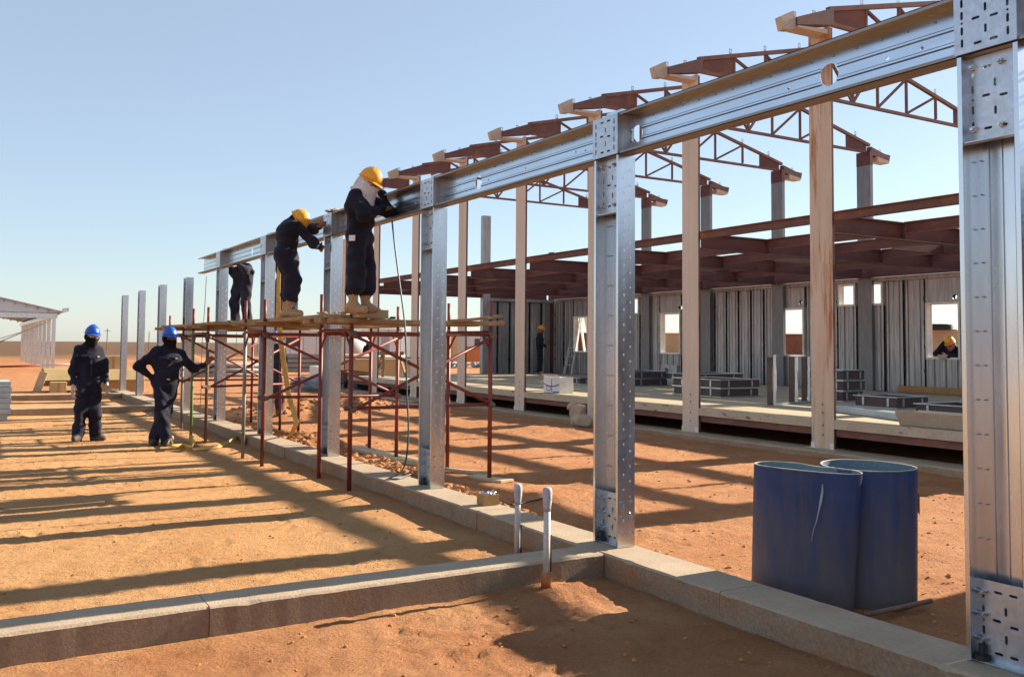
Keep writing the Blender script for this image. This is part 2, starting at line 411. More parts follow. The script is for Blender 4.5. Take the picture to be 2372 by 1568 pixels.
class MB:
    def __init__(s):
        s.v, s.f, s.mi = [], [], []

    def add(s, verts, faces, mi=0):
        o = len(s.v)
        s.v += [tuple(p) for p in verts]
        s.f += [tuple(i + o for i in q) for q in faces]
        s.mi += [mi] * len(faces)
        return s

    def box(s, x0, x1, y0, y1, z0, z1, mi=0):
        return s.add([(x0, y0, z0), (x1, y0, z0), (x1, y1, z0), (x0, y1, z0), (x0, y0, z1), (x1, y0, z1), (x1, y1, z1), (x0, y1, z1)],
                     [(0, 3, 2, 1), (4, 5, 6, 7), (0, 1, 5, 4), (1, 2, 6, 5), (2, 3, 7, 6), (3, 0, 4, 7)], mi)

    def bar(s, p, q, w, h, up=(0, 0, 1), mi=0):
        p, q = Vector(p), Vector(q)
        d = (q - p).normalized()
        u = Vector(up)
        sd_ = d.cross(u)
        if sd_.length < 1e-5:
            sd_ = d.cross(Vector((1, 0, 0)))
        sd_.normalize()
        u = sd_.cross(d)
        a, b = sd_ * w / 2, u * h / 2
        return s.add([p - a - b, p + a - b, p + a + b, p - a + b, q - a - b, q + a - b, q + a + b, q - a + b],
                     [(0, 1, 2, 3)[::-1], (4, 5, 6, 7)[::-1][::-1], (0, 1, 5, 4), (1, 2, 6, 5), (2, 3, 7, 6), (3, 0, 4, 7)], mi)

    def tube(s, pts, r, n=8, mi=0, caps=True):
        pts = [Vector(p) for p in pts]
        rs = r if isinstance(r, (list, tuple)) else [r] * len(pts)
        rings = []
        prev = None
        for i, p in enumerate(pts):
            d = (pts[min(i + 1, len(pts) - 1)] - pts[max(i - 1, 0)]).normalized()
            if prev is None:
                a = d.orthogonal().normalized()
            else:
                a = (prev - d * prev.dot(d)).normalized()
            prev = a
            b = d.cross(a)
            rings.append([p + rs[i] * (math.cos(2 * PI * k / n) * a + math.sin(2 * PI * k / n) * b) for k in range(n)])
        V = [q for rg in rings for q in rg]
        Fs = []
        for i in range(len(pts) - 1):
            for k in range(n):
                Fs.append((i * n + k, i * n + (k + 1) % n, (i + 1) * n + (k + 1) % n, (i + 1) * n + k))
        if caps:
            Fs.append(tuple(range(n))[::-1])
            Fs.append(tuple((len(pts) - 1) * n + k for k in range(n)))
        return s.add(V, Fs, mi)

    def ribbon(s, pts, width_vecs, th, mi=0):
        V, Fs = [], []
        pts = [Vector(p) for p in pts]
        for i, p in enumerate(pts):
            d = (pts[min(i + 1, len(pts) - 1)] - pts[max(i - 1, 0)]).normalized()
            w = Vector(width_vecs[i] if isinstance(width_vecs, list) else width_vecs)
            nrm = d.cross(w)
            if nrm.length < 1e-6:
                nrm = Vector((0, 0, 1))
            nrm = nrm.normalized() * th / 2
            V += [p - w / 2 - nrm, p + w / 2 - nrm, p + w / 2 + nrm, p - w / 2 + nrm]
        for i in range(len(pts) - 1):
            for k in range(4):
                Fs.append((i * 4 + k, i * 4 + (k + 1) % 4, (i + 1) * 4 + (k + 1) % 4, (i + 1) * 4 + k))
        Fs.append((3, 2, 1, 0))
        e = (len(pts) - 1) * 4
        Fs.append((e, e + 1, e + 2, e + 3))
        return s.add(V, Fs, mi)

    def extrude(s, poly, vec, mi=0):
        n = len(poly)
        vec = Vector(vec)
        a = [Vector(p) for p in poly]
        V = a + [p + vec for p in a]
        Fs = [(i, (i + 1) % n, n + (i + 1) % n, n + i) for i in range(n)]
        tr = tessellate_polygon([a])
        Fs += [tuple(t)[::-1] for t in tr] + [tuple(n + k for k in t) for t in tr]
        return s.add(V, Fs, mi)

    def plate(s, outer, holes, fn, th, mi=0):
        """flat plate with real holes; fn(u, v, d) -> point"""
        loops = [outer] + holes
        flat = [p for l in loops for p in l]
        tr = tessellate_polygon([[Vector((p[0], p[1], 0)) for p in l] for l in loops])
        n = len(flat)
        V = [fn(p[0], p[1], 0) for p in flat] + [fn(p[0], p[1], th) for p in flat]
        Fs = [tuple(t) for t in tr] + [tuple(n + k for k in t)[::-1] for t in tr]
        o = 0
        for l in loops:
            c = len(l)
            for i in range(c):
                j = (i + 1) % c
                Fs.append((o + i, o + j, n + o + j, n + o + i))
            o += c
        return s.add(V, Fs, mi)

    def lathe(s, prof, c, n=24, mi=0, axis=None):
        V, Fs = [], []
        for r, z in prof:
            for k in range(n):
                a = 2 * PI * k / n
                V.append((c[0] + r * math.cos(a), c[1] + r * math.sin(a), c[2] + z))
        for i in range(len(prof) - 1):
            for k in range(n):
                Fs.append((i * n + k, i * n + (k + 1) % n, (i + 1) * n + (k + 1) % n, (i + 1) * n + k))
        return s.add(V, Fs, mi)

    def blob(s, c, r, seed=0, n=1, squash=1.0, mi=0):
        """small irregular stone from an icosahedron"""
        t = (1 + 5 ** .5) / 2
        base = [(-1, t, 0), (1, t, 0), (-1, -t, 0), (1, -t, 0), (0, -1, t), (0, 1, t), (0, -1, -t), (0, 1, -t), (t, 0, -1), (t, 0, 1), (-t, 0, -1), (-t, 0, 1)]
        fc = [(0, 11, 5), (0, 5, 1), (0, 1, 7), (0, 7, 10), (0, 10, 11), (1, 5, 9), (5, 11, 4), (11, 10, 2), (10, 7, 6), (7, 1, 8),
              (3, 9, 4), (3, 4, 2), (3, 2, 6), (3, 6, 8), (3, 8, 9), (4, 9, 5), (2, 4, 11), (6, 2, 10), (8, 6, 7), (9, 8, 1)]
        rr = random.Random(seed)
        V = []
        sx, sy = rr.uniform(.7, 1.3), rr.uniform(.7, 1.3)
        for b in base:
            k = r / 1.9 * rr.uniform(.65, 1.2)
            V.append((c[0] + b[0] * k * sx, c[1] + b[1] * k * sy, c[2] + b[2] * k * squash))
        return s.add(V, fc, mi)

    def build(s, name, material, parent=None, smooth=False, bevel=0.0, auto=None):
        off = LOC.get(parent.name, Vector((0, 0, 0))) if parent else Vector((0, 0, 0))
        me = bpy.data.meshes.new(name)
        me.from_pydata([tuple(Vector(p) - off) for p in s.v], [], s.f)
        for q in (material if isinstance(material, (list, tuple)) else [material]):
            me.materials.append(q)
        if any(s.mi):
            me.polygons.foreach_set('material_index', s.mi)
        if smooth:
            me.polygons.foreach_set('use_smooth', [True] * len(me.polygons))
        me.update()
        o = bpy.data.objects.new(name, me)
        COL.objects.link(o)
        if parent:
            o.parent = parent
        LOC[o.name] = off
        if bevel:
            bv = o.modifiers.new('bevel', 'BEVEL')
            bv.width = bevel
            bv.segments = 2
            bv.limit_method = 'ANGLE'
        return o


def tag(o, label, cat, group=None, kind=None):
    if label:
        o['label'] = label
    if cat:
        o['category'] = cat
    if group:
        o['group'] = group
    if kind:
        o['kind'] = kind
    return o


def thing(name, label, cat, loc=(0, 0, 0), group=None):
    o = bpy.data.objects.new(name, None)
    o.empty_display_size = 0.2
    COL.objects.link(o)
    o.location = loc
    LOC[o.name] = Vector(loc)
    return tag(o, label, cat, group)


def copy_tree(o, parent=None):
    c = o.copy()
    COL.objects.link(c)
    c.parent = parent
    for ch in o.children:
        copy_tree(ch, c)
    return c


def stadium(cu, cv, l, w, vert=False, n=4):
    pts = []
    a = l / 2 - w / 2
    for k in range(n + 1):
        t = -PI / 2 + PI * k / n
        pts.append((a + w / 2 * math.cos(t), w / 2 * math.sin(t)))
    for k in range(n + 1):
        t = PI / 2 + PI * k / n
        pts.append((-a + w / 2 * math.cos(t), w / 2 * math.sin(t)))
    if vert:
        pts = [(-q, p) for p, q in pts]
    return [(cu + p, cv + q) for p, q in pts]


def circle(cu, cv, r, n=20):
    return [(cu + r * math.cos(2 * PI * k / n), cv + r * math.sin(2 * PI * k / n)) for k in range(n)]


def vnoise(x, y, seed=0):
    x = np.asarray(x, float)
    y = np.asarray(y, float)
    xi, yi = np.floor(x).astype(np.int64), np.floor(y).astype(np.int64)
    xf, yf = x - xi, y - yi

    def h(a, b):
        n = (a * 374761393 + b * 668265263 + seed * 1442695041) & 0x7fffffff
        n = ((n ^ (n >> 13)) * 1274126177) & 0x7fffffff
        return ((n ^ (n >> 16)) & 0xffff) / 65535.0

    u, v = xf * xf * (3 - 2 * xf), yf * yf * (3 - 2 * yf)
    return (h(xi, yi) * (1 - u) + h(xi + 1, yi) * u) * (1 - v) + (h(xi, yi + 1) * (1 - u) + h(xi + 1, yi + 1) * u) * v - 0.5


# ------------------------------------------------------------------ ground
def gheight(x, y):
    x = np.asarray(x, float)
    y = np.asarray(y, float)
    near = np.clip((60 - np.hypot(x - 5, y - 8)) / 40, 0, 1)
    h = 0.032 * vnoise(x * .45, y * .45, 1) + 0.014 * vnoise(x * 1.7, y * 1.7, 2) + 0.007 * vnoise(x * 5, y * 5, 3)
    rough = np.clip(vnoise(x * .8, y * .8, 9) * 3 + .55, 0.1, 1)
    h = h + rough * (0.011 * vnoise(x * 11, y * 11, 4) + 0.012 * vnoise(x * 27, y * 27, 5))
    # loose spoil outside the pad is rougher
    loose = np.clip((x - 4.1) / .3, 0, 1) + np.clip((5.0 - y) / .3, 0, 1)
    h = h + np.clip(loose, 0, 1) * 0.010 * vnoise(x * 18, y * 18, 6)
    h = h * near - 0.012

    def mound(cx, cy, r, a, ry=None):
        ry = ry or r
        d = np.sqrt(((x - cx) / r) ** 2 + ((y - cy) / ry) ** 2)
        return a * np.clip(1 - d, 0, 1) ** 1.3 * (1 + .7 * vnoise(x * 4, y * 4, 7) + .4 * vnoise(x * 12, y * 12, 8))

    h = h + mound(3.25, 4.95, .7, .045) + mound(4.6, 10.5, .45, .10, 2.6) + mound(4.8, 14.3, .7, .14, 1.8)
    h = h + mound(6.3, 20.2, 1.7, .34, 2.0) + mound(8.3, 22.2, 1.6, .26, 1.6) + mound(5.2, 8.0, .8, .05)
    h = h + mound(9.2, 14.0, 1.2, .07, 3) + mound(12.7, 66, 3.5, 1.1, 3.0) - mound(5.9, 9.2, .5, .12)
    h = h + mound(4.35, 4.4, .3, .04, 1.5)
    return h


def axis(fine, far):
    out = list(fine)
    lo, hi = fine[0], fine[-1]
    s = 0.3
    p = hi
    while p < far:
        p += s
        s *= 1.22
        out.append(p)
    s = 0.3
    p = lo
    while p > -far:
        p -= s
        s *= 1.22
        out.insert(0, p)
    return np.array(out)


gx = axis(np.concatenate([np.arange(-1.2, 6.6, .032), np.arange(6.6, 13, .08)]), 5000)
gy = axis(np.concatenate([np.arange(2.2, 9.0, .03), np.arange(9.0, 18, .06), np.arange(18, 34, .16)]), 5000)
GX, GY = np.meshgrid(gx, gy, indexing='ij')
GZ = gheight(GX, GY)
fr = random.Random(21)
for k in range(260):
    if k < 130:
        px_, py_ = fr.uniform(-.8, 3.6), fr.uniform(2.6, 5.0)
    else:
        px_, py_ = fr.uniform(-.8, 9.5), fr.uniform(5.6, 14)
    an = fr.uniform(0, PI)
    ia, ib = np.searchsorted(gx, [px_ - .3, px_ + .3])
    ja, jb = np.searchsorted(gy, [py_ - .3, py_ + .3])
    dx_, dy_ = GX[ia:ib, ja:jb] - px_, GY[ia:ib, ja:jb] - py_
    u_ = (dx_ * math.cos(an) + dy_ * math.sin(an)) / .145
    v_ = (-dx_ * math.sin(an) + dy_ * math.cos(an)) / .05
    rr_ = np.sqrt(u_ * u_ + v_ * v_)
    dent = -np.clip(1.15 - rr_, 0, .3) * .034 * (1 + .6 * np.sin(u_ * 14)) + np.exp(-((rr_ - 1.35) / .22) ** 2) * .005
    GZ[ia:ib, ja:jb] += dent * fr.uniform(.4, 1)
# the plain runs out flat to the horizon
nx_, ny_ = GX.shape
gv = np.stack([GX.ravel(), GY.ravel(), GZ.ravel()], 1)
ii = (np.arange(nx_ - 1)[:, None] * ny_ + np.arange(ny_ - 1)[None]).ravel()
gf = np.stack([ii, ii + ny_, ii + ny_ + 1, ii + 1], 1)
me = bpy.data.meshes.new('ground')
me.from_pydata(gv.tolist(), [], gf.tolist())
me.materials.append(M['dirt'])
me.polygons.foreach_set('use_smooth', [True] * len(me.polygons))
me.update()
ground = bpy.data.objects.new('ground', me)
COL.objects.link(ground)
ground['kind'] = 'structure'


def gz(x, y):
    return float(gheight(np.array([x]), np.array([y]))[0])


# ------------------------------------------------------------------ concrete footings
KZ = 0.14


def footing(label, segs, axis_, lo, hi, z1=KZ, z0=-0.25, material='concrete_side', bevel=0.009):
    """segs: joint positions along the run"""
    mid = (segs[0] + segs[-1]) / 2
    c = ((lo + hi) / 2, mid, 0) if axis_ == 'y' else (mid, (lo + hi) / 2, 0)
    t = thing('concrete_footing', label, 'footing', c, 'concrete strip footings of the new building')
    for a, b in zip(segs[:-1], segs[1:]):
        mb = MB()
        g = 0.0015
        o = random.uniform(-.006, .006)
        n = max(2, int((b - a) / .07))
        # slightly wandering hand-cast edges
        V, Fs = [], []
        c_ = .011
        for i in range(n + 1):
            p = a + g + (b - a - 2 * g) * i / n
            j = [random.uniform(-.003, .003) for _ in range(4)]
            j[0] *= .2
            j[2] *= .2
            chip = c_ * (1 + random.random() * .35 + (.7 if random.random() < .04 else 0))
            for (q, z) in ((lo + o, z0), (hi + o, z0), (hi + o + j[0], z1 - c_ + j[1]), (hi + o - c_, z1 + j[1] * .5), (lo + o + chip, z1 + j[3] * .5), (lo + o + j[2], z1 - chip)):
                V.append((q, p, z) if axis_ == 'y' else (p, q, z))
        for i in range(n):
            for k in range(6):
                Fs.append((i * 6 + k, i * 6 + (k + 1) % 6, i * 6 + 6 + (k + 1) % 6, i * 6 + 6 + k))
        Fs += [(5, 4, 3, 2, 1, 0), tuple(n * 6 + k for k in range(6))]
        mb.add(V, Fs)
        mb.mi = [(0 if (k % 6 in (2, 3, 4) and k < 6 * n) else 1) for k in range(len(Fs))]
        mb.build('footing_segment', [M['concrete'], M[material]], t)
    return t


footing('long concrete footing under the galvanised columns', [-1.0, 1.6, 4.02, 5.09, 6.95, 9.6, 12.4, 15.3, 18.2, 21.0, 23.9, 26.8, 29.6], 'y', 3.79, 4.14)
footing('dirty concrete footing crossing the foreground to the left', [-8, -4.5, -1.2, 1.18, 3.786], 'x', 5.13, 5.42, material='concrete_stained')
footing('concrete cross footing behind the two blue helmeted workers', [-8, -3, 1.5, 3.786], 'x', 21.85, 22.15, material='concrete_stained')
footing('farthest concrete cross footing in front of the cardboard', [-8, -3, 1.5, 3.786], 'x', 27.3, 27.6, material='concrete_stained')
footing('low concrete strip under the tan columns', [5.2, 8.0, 11.0, 13.9, 16.6, 19.6, 22.4, 25.2, 28.0, 29.6], 'y', 10.45, 11.0, z1=0.075)

# ------------------------------------------------------------------ galvanised line A: columns and eave beams
XA, XW = 3.955, 4.105          # open side and web side of the channels
CD = 0.29                      # column depth along the line
YN = [2.31 + 2.94 * i for i in range(10)]   # near faces
YN[1] = 5.20
BZ0, BZ1 = 2.905, 3.205


def bolt(mb, p, n, r=.013, h=.016):
    p, n = Vector(p), Vector(n).normalized()
    mb.tube([p, p + n * h], r, 6)
    mb.tube([p + n * h, p + n * (h + .014)], r * .55, 6)


def slot_set(u0, u1, v0, v1, big=1.0):
    """slot pattern of the connection brackets"""
    w, h = u1 - u0, v1 - v0
    l, t = .040 * big, .0125 * big
    H = []
    for v in (.14, .36, .64, .86):
        for u in (.10, .90):
            H.append(stadium(u0 + u * w, v0 + v * h, l, t, True))
    for v in (.08, .92):
        for u in (.34, .62):
            H.append(stadium(u0 + u * w, v0 + v * h, l, t))
    for v in (.30, .68):
        H.append(stadium(u0 + .48 * w, v0 + v * h, l, t, True))
    for u, v in ((.33, .49), (.65, .53)):
        H.append(stadium(u0 + u * w, v0 + v * h, l, t))
    for u in (.10, .90):
        H.append(circle(u0 + u * w, v0 + .5 * h, .006 * big, 8))
    return H


col_labels = [
    'huge galvanised channel column filling the right edge of the picture',
    'galvanised channel column standing on the footing corner beside the white pipes',
    'galvanised channel column between the scaffold and the box of bolts',
    'galvanised channel column between the two men in yellow helmets',
    'galvanised channel column beside the hanging yellow sling',
    'galvanised channel column holding up the far free end of the beam',
    'bare galvanised column just left of the beam end, tallest of the free ones',
    'bare galvanised column behind the leaning worker, second left of the beam end',
    'bare galvanised column next to last on the left',
    'farthest bare galvanised column, leftmost of the row',
]


def column(i):
    y0 = YN[i]
    y1 = y0 + CD
    full = i <= 5
    ztop = (BZ0 - .002) if full else 2.9
    zb = KZ + .003
    t = thing('steel_column', col_labels[i], 'column', ((XA + XW) / 2, y0 + CD / 2, KZ), 'galvanised columns along the new footing')
    th = .004
    # web with pressed vertical ribs
    mb = MB()
    ys = [y0 + th]
    xs = [XW]
    ribs = [.18, .38, .58, .80]
    for r in ribs:
        c = y0 + r * CD
        for dy, dx in ((-.007, 0), (-.003, -.006), (.003, -.006), (.007, 0)):
            ys.append(c + dy)
            xs.append(XW + dx)
    ys.append(y1 - th)
    xs.append(XW)
    poly = [(x, y, zb) for x, y in zip(xs, ys)] + [(x - th, y, zb) for x, y in list(zip(xs, ys))[::-1]]
    mb.extrude(poly, (0, 0, ztop - zb))
    mb.build('web', M['galv'], t)
    for nm, ya, sgn in (('flange', y0, 1), ('flange', y1, -1)):
        mb = MB()
        e = ya + sgn * th
        l = ya + sgn * .022
        prof = [(XW, ya), (XA, ya), (XA, l), (XA + th, l), (XA + th, e), (XW, e)]
        mb.extrude([(a, b, zb) for a, b in prof], (0, 0, ztop - zb))
        # two rolled stiffening ribs on the flange
        mb.build(nm, M['galv'], t)
    if i <= 5:
        # pressed dimples in two rows
        mb = MB()
        z = .33
        k = 0
        while z < ztop - .1:
            for u in (.34, .72):
                zz = z + (.055 if u > .5 else 0)
                x = XA + u * (XW - XA)
                mb.lathe([(.0065, 0), (.0035, .0030), (.0, .0036)], (0, 0, 0), 6)
                for q in range(len(mb.v) - 18, len(mb.v)):
                    a, b, c = mb.v[q]
                    mb.v[q] = (x + a, y0 - c, zz + b * 1.5)
            z += .105
        mb.build('dimples', M['galv'], t)
        # screws along the web seam
        mb = MB()
        z = .6
        while z < ztop - .5:
            for u in (.30, .92):
                bolt(mb, (XW - .004, y0 + u * CD, z + (.07 if u > .5 else 0)), (-1, 0, 0), .0045, .003)
            z += .16 if i == 0 else .22
        mb.build('screws', M['galv_dull'], t)
    # slotted base bracket
    mb = MB()
    bx = XA + .062
    zb1 = zb + .36
    if i < 6:
        mb.plate([(y0 + .008, zb), (y1 - .008, zb), (y1 - .008, zb1), (y0 + .008, zb1)], slot_set(y0 + .02, y1 - .02, zb + .02, zb1 - .02),
                 lambda u, v, d: (bx + d, u, v), .006)
        mb.box(XA + .02, bx, y1 - .013, y1 - .006, zb, zb1)
        mb.box(XA + .02, XW - .01, y0 + .006, y1 - .006, zb + .0005, zb + .008)
        br = mb.build('base_bracket', M['galv_plate'], t)
        mb = MB()
        for z in (zb + .10, zb + .21, zb + .31):
            for y in (y1 - .055,):
                bolt(mb, (bx, y, z), (-1, 0, 0))
            bolt(mb, (XA + .045, y1 - .014, z), (0, -1, 0))
            for x in (XA + .035, XW - .03):
                bolt(mb, (x, y0, z), (0, -1, 0), .012, .010)
        mb.build('bolts', M['bolt'], br)
        mb = MB()
        mb.tube([(XA + .04, y1 - .05, zb), (XA + .04, y1 - .05, zb + .075)], .016, 8)
        mb.tube([(XA + .04, y1 - .05, zb + .008), (XA + .04, y1 - .05, zb + .03)], .036, 8)
        mb.build('anchor_bolt', M['black'], t)
    if full:
        # head bracket inside the column, just under the beam
        z0 = ztop - .40
        mb = MB()
        mb.plate([(y0 + .008, z0), (y1 - .008, z0), (y1 - .008, ztop - .002), (y0 + .008, ztop - .002)], slot_set(y0 + .015, y1 - .015, z0 + .03, ztop - .03),
                 lambda u, v, d: (XA + .055 + d, u, v), .006)
        mb.box(XA + .008, XA + .055, y0 + .006, y1 - .006, z0 - .006, z0)
        mb.box(XA + .008, XA + .055, y1 - .0125, y1 - .0065, z0, ztop - .002)
        br = mb.build('head_bracket', M['galv_plate'], t)
        mb = MB()
        for z in (z0 + .06, ztop - .05):
            for y in (y0 + .11, y1 - .05):
                bolt(mb, (XA + .055, y, z), (-1, 0, 0), .015, .018)
        mb.build('bolts', M['bolt'], br)
        # bracket gripping the beam
        mb = MB()
        mb.plate([(y0 - .004, BZ0 + .006), (y1 + .004, BZ0 + .006), (y1 + .004, BZ1 - .004), (y0 - .004, BZ1 - .004)],
                 slot_set(y0 + .008, y1 - .008, BZ0 + .02, BZ1 - .02), lambda u, v, d: (XA - .012 + d, u, v), .006)
        br = mb.build('beam_bracket', M['galv_plate'], t)
        mb = MB()
        for ya in (y0 - .0035, y1 - .0025):
            mb.box(XA - .006, XW - .012, ya, ya + .006, BZ0 + .009, BZ1 - .009)
        mb.build('bracket_side', M['galv_dull'], br)
        # short stub of the column standing above the top flange
        mb = MB()
        mb.box(XA + .075, XW - .02, y0 + .06, y1 - .05, BZ1 + .002, BZ1 + .05)
        mb.build('top_cleat', M['galv'], t)
    return t


for i in range(10):
    column(i)

beam_labels = [
    'nearest galvanised eave beam bay at the upper right with a big round hole',
    'galvanised eave beam bay between the two largest columns in the middle',
    'dark galvanised eave beam bay where the man in the white scarf works',
    'galvanised eave beam bay where the man in the bent yellow helmet works',
    'galvanised eave beam bay right of the beam end',
    'short free end of the galvanised eave beam pointing left',
]


XB = XA + .118


def eave_beam(ya, yb, label, bigs=()):
    t = thing('eave_beam', label, 'beam', ((XA + XB) / 2, (ya + yb) / 2, BZ0), 'galvanised eave beams on the new columns')
    th = .004
    holes = []
    ym = ya + .86 if yb - ya > 1.5 else None
    L = yb - ya
    for c in bigs:
        holes.append(circle(c, 3.053, .062, 24))
    for c in ([ya + .42, ya + .55, ya + 1.3, ya + 1.75, ya + 1.95, ya + 2.62] if L > 2 else []):
        if any(abs(c - q) < .09 for q in bigs):
            continue
        holes.append(circle(c, 3.053 + random.uniform(-.012, .012), .010, 10))
    mb = MB()
    mb.plate([(ya + .002, BZ0), (yb - .002, BZ0), (yb - .002, BZ1), (ya + .002, BZ1)], holes, lambda u, v, d: (XB - d, u, v), th)
    w = mb.build('web', M['galv_beam'], t)
    # two rolled ribs along the web, broken at the big holes
    for z in (3.015, 3.09):
        cuts = sorted([(c - math.sqrt(max(0, .065 ** 2 - (z - 3.053) ** 2)), c + math.sqrt(max(0, .065 ** 2 - (z - 3.053) ** 2))) for c in bigs])
        p = ya + .01
        for a, b in cuts + [(yb - .01, None)]:
            if a > p + .02:
                mb = MB()
                prof = [(XB - th, z - .012), (XB - th - .008, z - .005), (XB - th - .008, z + .005), (XB - th, z + .012)]
                mb.extrude([(x, p, zz) for x, zz in prof], (0, a - p, 0))
                mb.build('rib', M['galv_beam'], w)
            p = b
    # punched bumps in two rows
    mb = MB()
    y = ya + .12
    while y < yb - .08:
        for z in (2.955, 3.15):
            mb.box(XB - th - .006, XB - th, y, y + .012, z - .005, z + .005)
        y += .155
    mb.build('punched_lugs', M['galv_dull'], w)
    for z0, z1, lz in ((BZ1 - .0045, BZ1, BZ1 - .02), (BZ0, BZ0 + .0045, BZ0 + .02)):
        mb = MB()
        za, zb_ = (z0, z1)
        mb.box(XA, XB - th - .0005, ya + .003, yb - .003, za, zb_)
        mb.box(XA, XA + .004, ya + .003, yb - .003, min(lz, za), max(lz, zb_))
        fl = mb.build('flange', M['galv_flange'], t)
    return t


joints = [YN[0] - 2.9] + [YN[i] + CD / 2 for i in range(1, 6)] + [18.86]
bb = [(YN[0] - 1.2, YN[1] + CD / 2)] + [(YN[i] + CD / 2, YN[i + 1] + CD / 2) for i in range(1, 5)] + [(YN[5] + CD / 2, 18.86)]
big_holes = [[3.435, 5.13], [7.48], [onx(790, 521, XW).y], [onx(664, 559, XW).y], [onx(589, 581, XW).y], []]
for (a, b), lb, bh in zip(bb, beam_labels, big_holes):
    eave_beam(a, b, lb, bh)

# ------------------------------------------------------------------ building B behind: frame of tan columns, trusses, deck and rear wall
YK = [9.26 + 2.835 * i for i in range(-1, 8)]
XC, XD = 10.75, 19.0
tan_words = ['hidden behind the galvanised column at the right edge', 'with long rust streaks, nearest and widest', 'second nearest, above the stacked frames',
             'mostly hidden behind the galvanised corner column', 'right of the scaffold, in front of the end wall', 'behind the right end of the scaffold planks',
             'seen between the galvanised column and the scaffold', 'behind the legs of the man in the white scarf', 'farthest, at the left end of the raised floor']
for i, y in enumerate(YK):
    ztop = 6.24 if i < 8 else 5.0
    t = thing('tan_column', 'tan painted steel column ' + tan_words[i], 'column', (XC, y, .078), 'tan columns of the raised building')
    mb = MB()
    y0, y1 = y - .20, y + .20
    # pressed face with a shallow central fold
    prof = [(XC, y0), (XC, y - .035), (XC + .008, y - .02), (XC + .008, y + .02), (XC, y + .035), (XC, y1), (XC + .012, y1), (XC + .012, y0)]
    mb.extrude([(a, b, .09) for a, b in prof], (0, 0, ztop - .09))
    f = mb.build('face', M['tan_rusty'] if i == 1 else M['tan'], t)
    mb = MB()
    for z in (.28, .42, .60, .72):
        mb.tube([(XC - .001, y - .01, z), (XC - .006, y - .01, z)], .014, 8)
    mb.build('bolt_heads', M['galv_dark'], f)
    for ya, yb in ((y0 + .001, y0 + .012), (y1 - .012, y1 - .001)):
        mb = MB()
        mb.box(XC + .0125, XC + .055, ya, yb, .09, ztop - .02)
        mb.build('side_flange', M['oxide'], t)
    mb = MB()
    mb.box(XC - .05, XC + .16, y0 - .05, y1 + .05, .078, .09)
    bp = mb.build('base_plate', M['cream'], t)
    for yy in (y0 + .03, y1 - .03):
        mb = MB()
        mb.box(XC - .012, XC - .002, yy - .035, yy + .035, .09, .17)
        mb.tube([(XC - .012, yy, .135), (XC - .02, yy, .135)], .012, 8)
        mb.build('cleat', M['frame_white'], bp)

# back columns
for i, y in enumerate(YK):
    yy = y + .1
    if i == 8:
        ztop, w = 5.05, .12
    else:
        ztop, w = 6.03, .2
    lab = ['out of sight at the right', 'hidden by the right edge column', 'at the right edge of the gap', 'tallest looking one, left of the right edge column', 'second from the right with the rear wall',
           'third from the right', 'fourth from the right', 'hidden behind the galvanised corner column', 'thin dark one at the corner of the end wall'][i]
    t = thing('rear_column', 'grey steel column on the rear wall line, ' + lab, 'column', (XD, yy, .5), 'rear columns of the raised building')
    mb = MB()
    y0, y1 = yy - w, yy + w
    prof = [(XD, y0), (XD, y1), (XD + .1, y1), (XD + .1, y1 - .01), (XD + .01, y1 - .01), (XD + .01, y0 + .01), (XD + .1, y0 + .01), (XD + .1, y0)]
    mb.extrude([(a, b, .1) for a, b in prof], (0, 0, ztop - .1))
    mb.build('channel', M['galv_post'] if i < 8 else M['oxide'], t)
    if i < 8:
        mb = MB()
        mb.extrude([(a - .004 if a == XD else a, b + (.004 if b == y1 else (-.004 if b == y0 else 0)), ztop + .001) for a, b in prof], (0, 0, .34))
        mb.build('painted_head', M['oxide'], t)

# trusses
truss_words = ['out of frame at the right', 'nearest, its gutter highest at the upper right', 'second nearest', 'third nearest', 'fourth nearest', 'fifth nearest', 'sixth nearest', 'farthest, behind the white scarf']


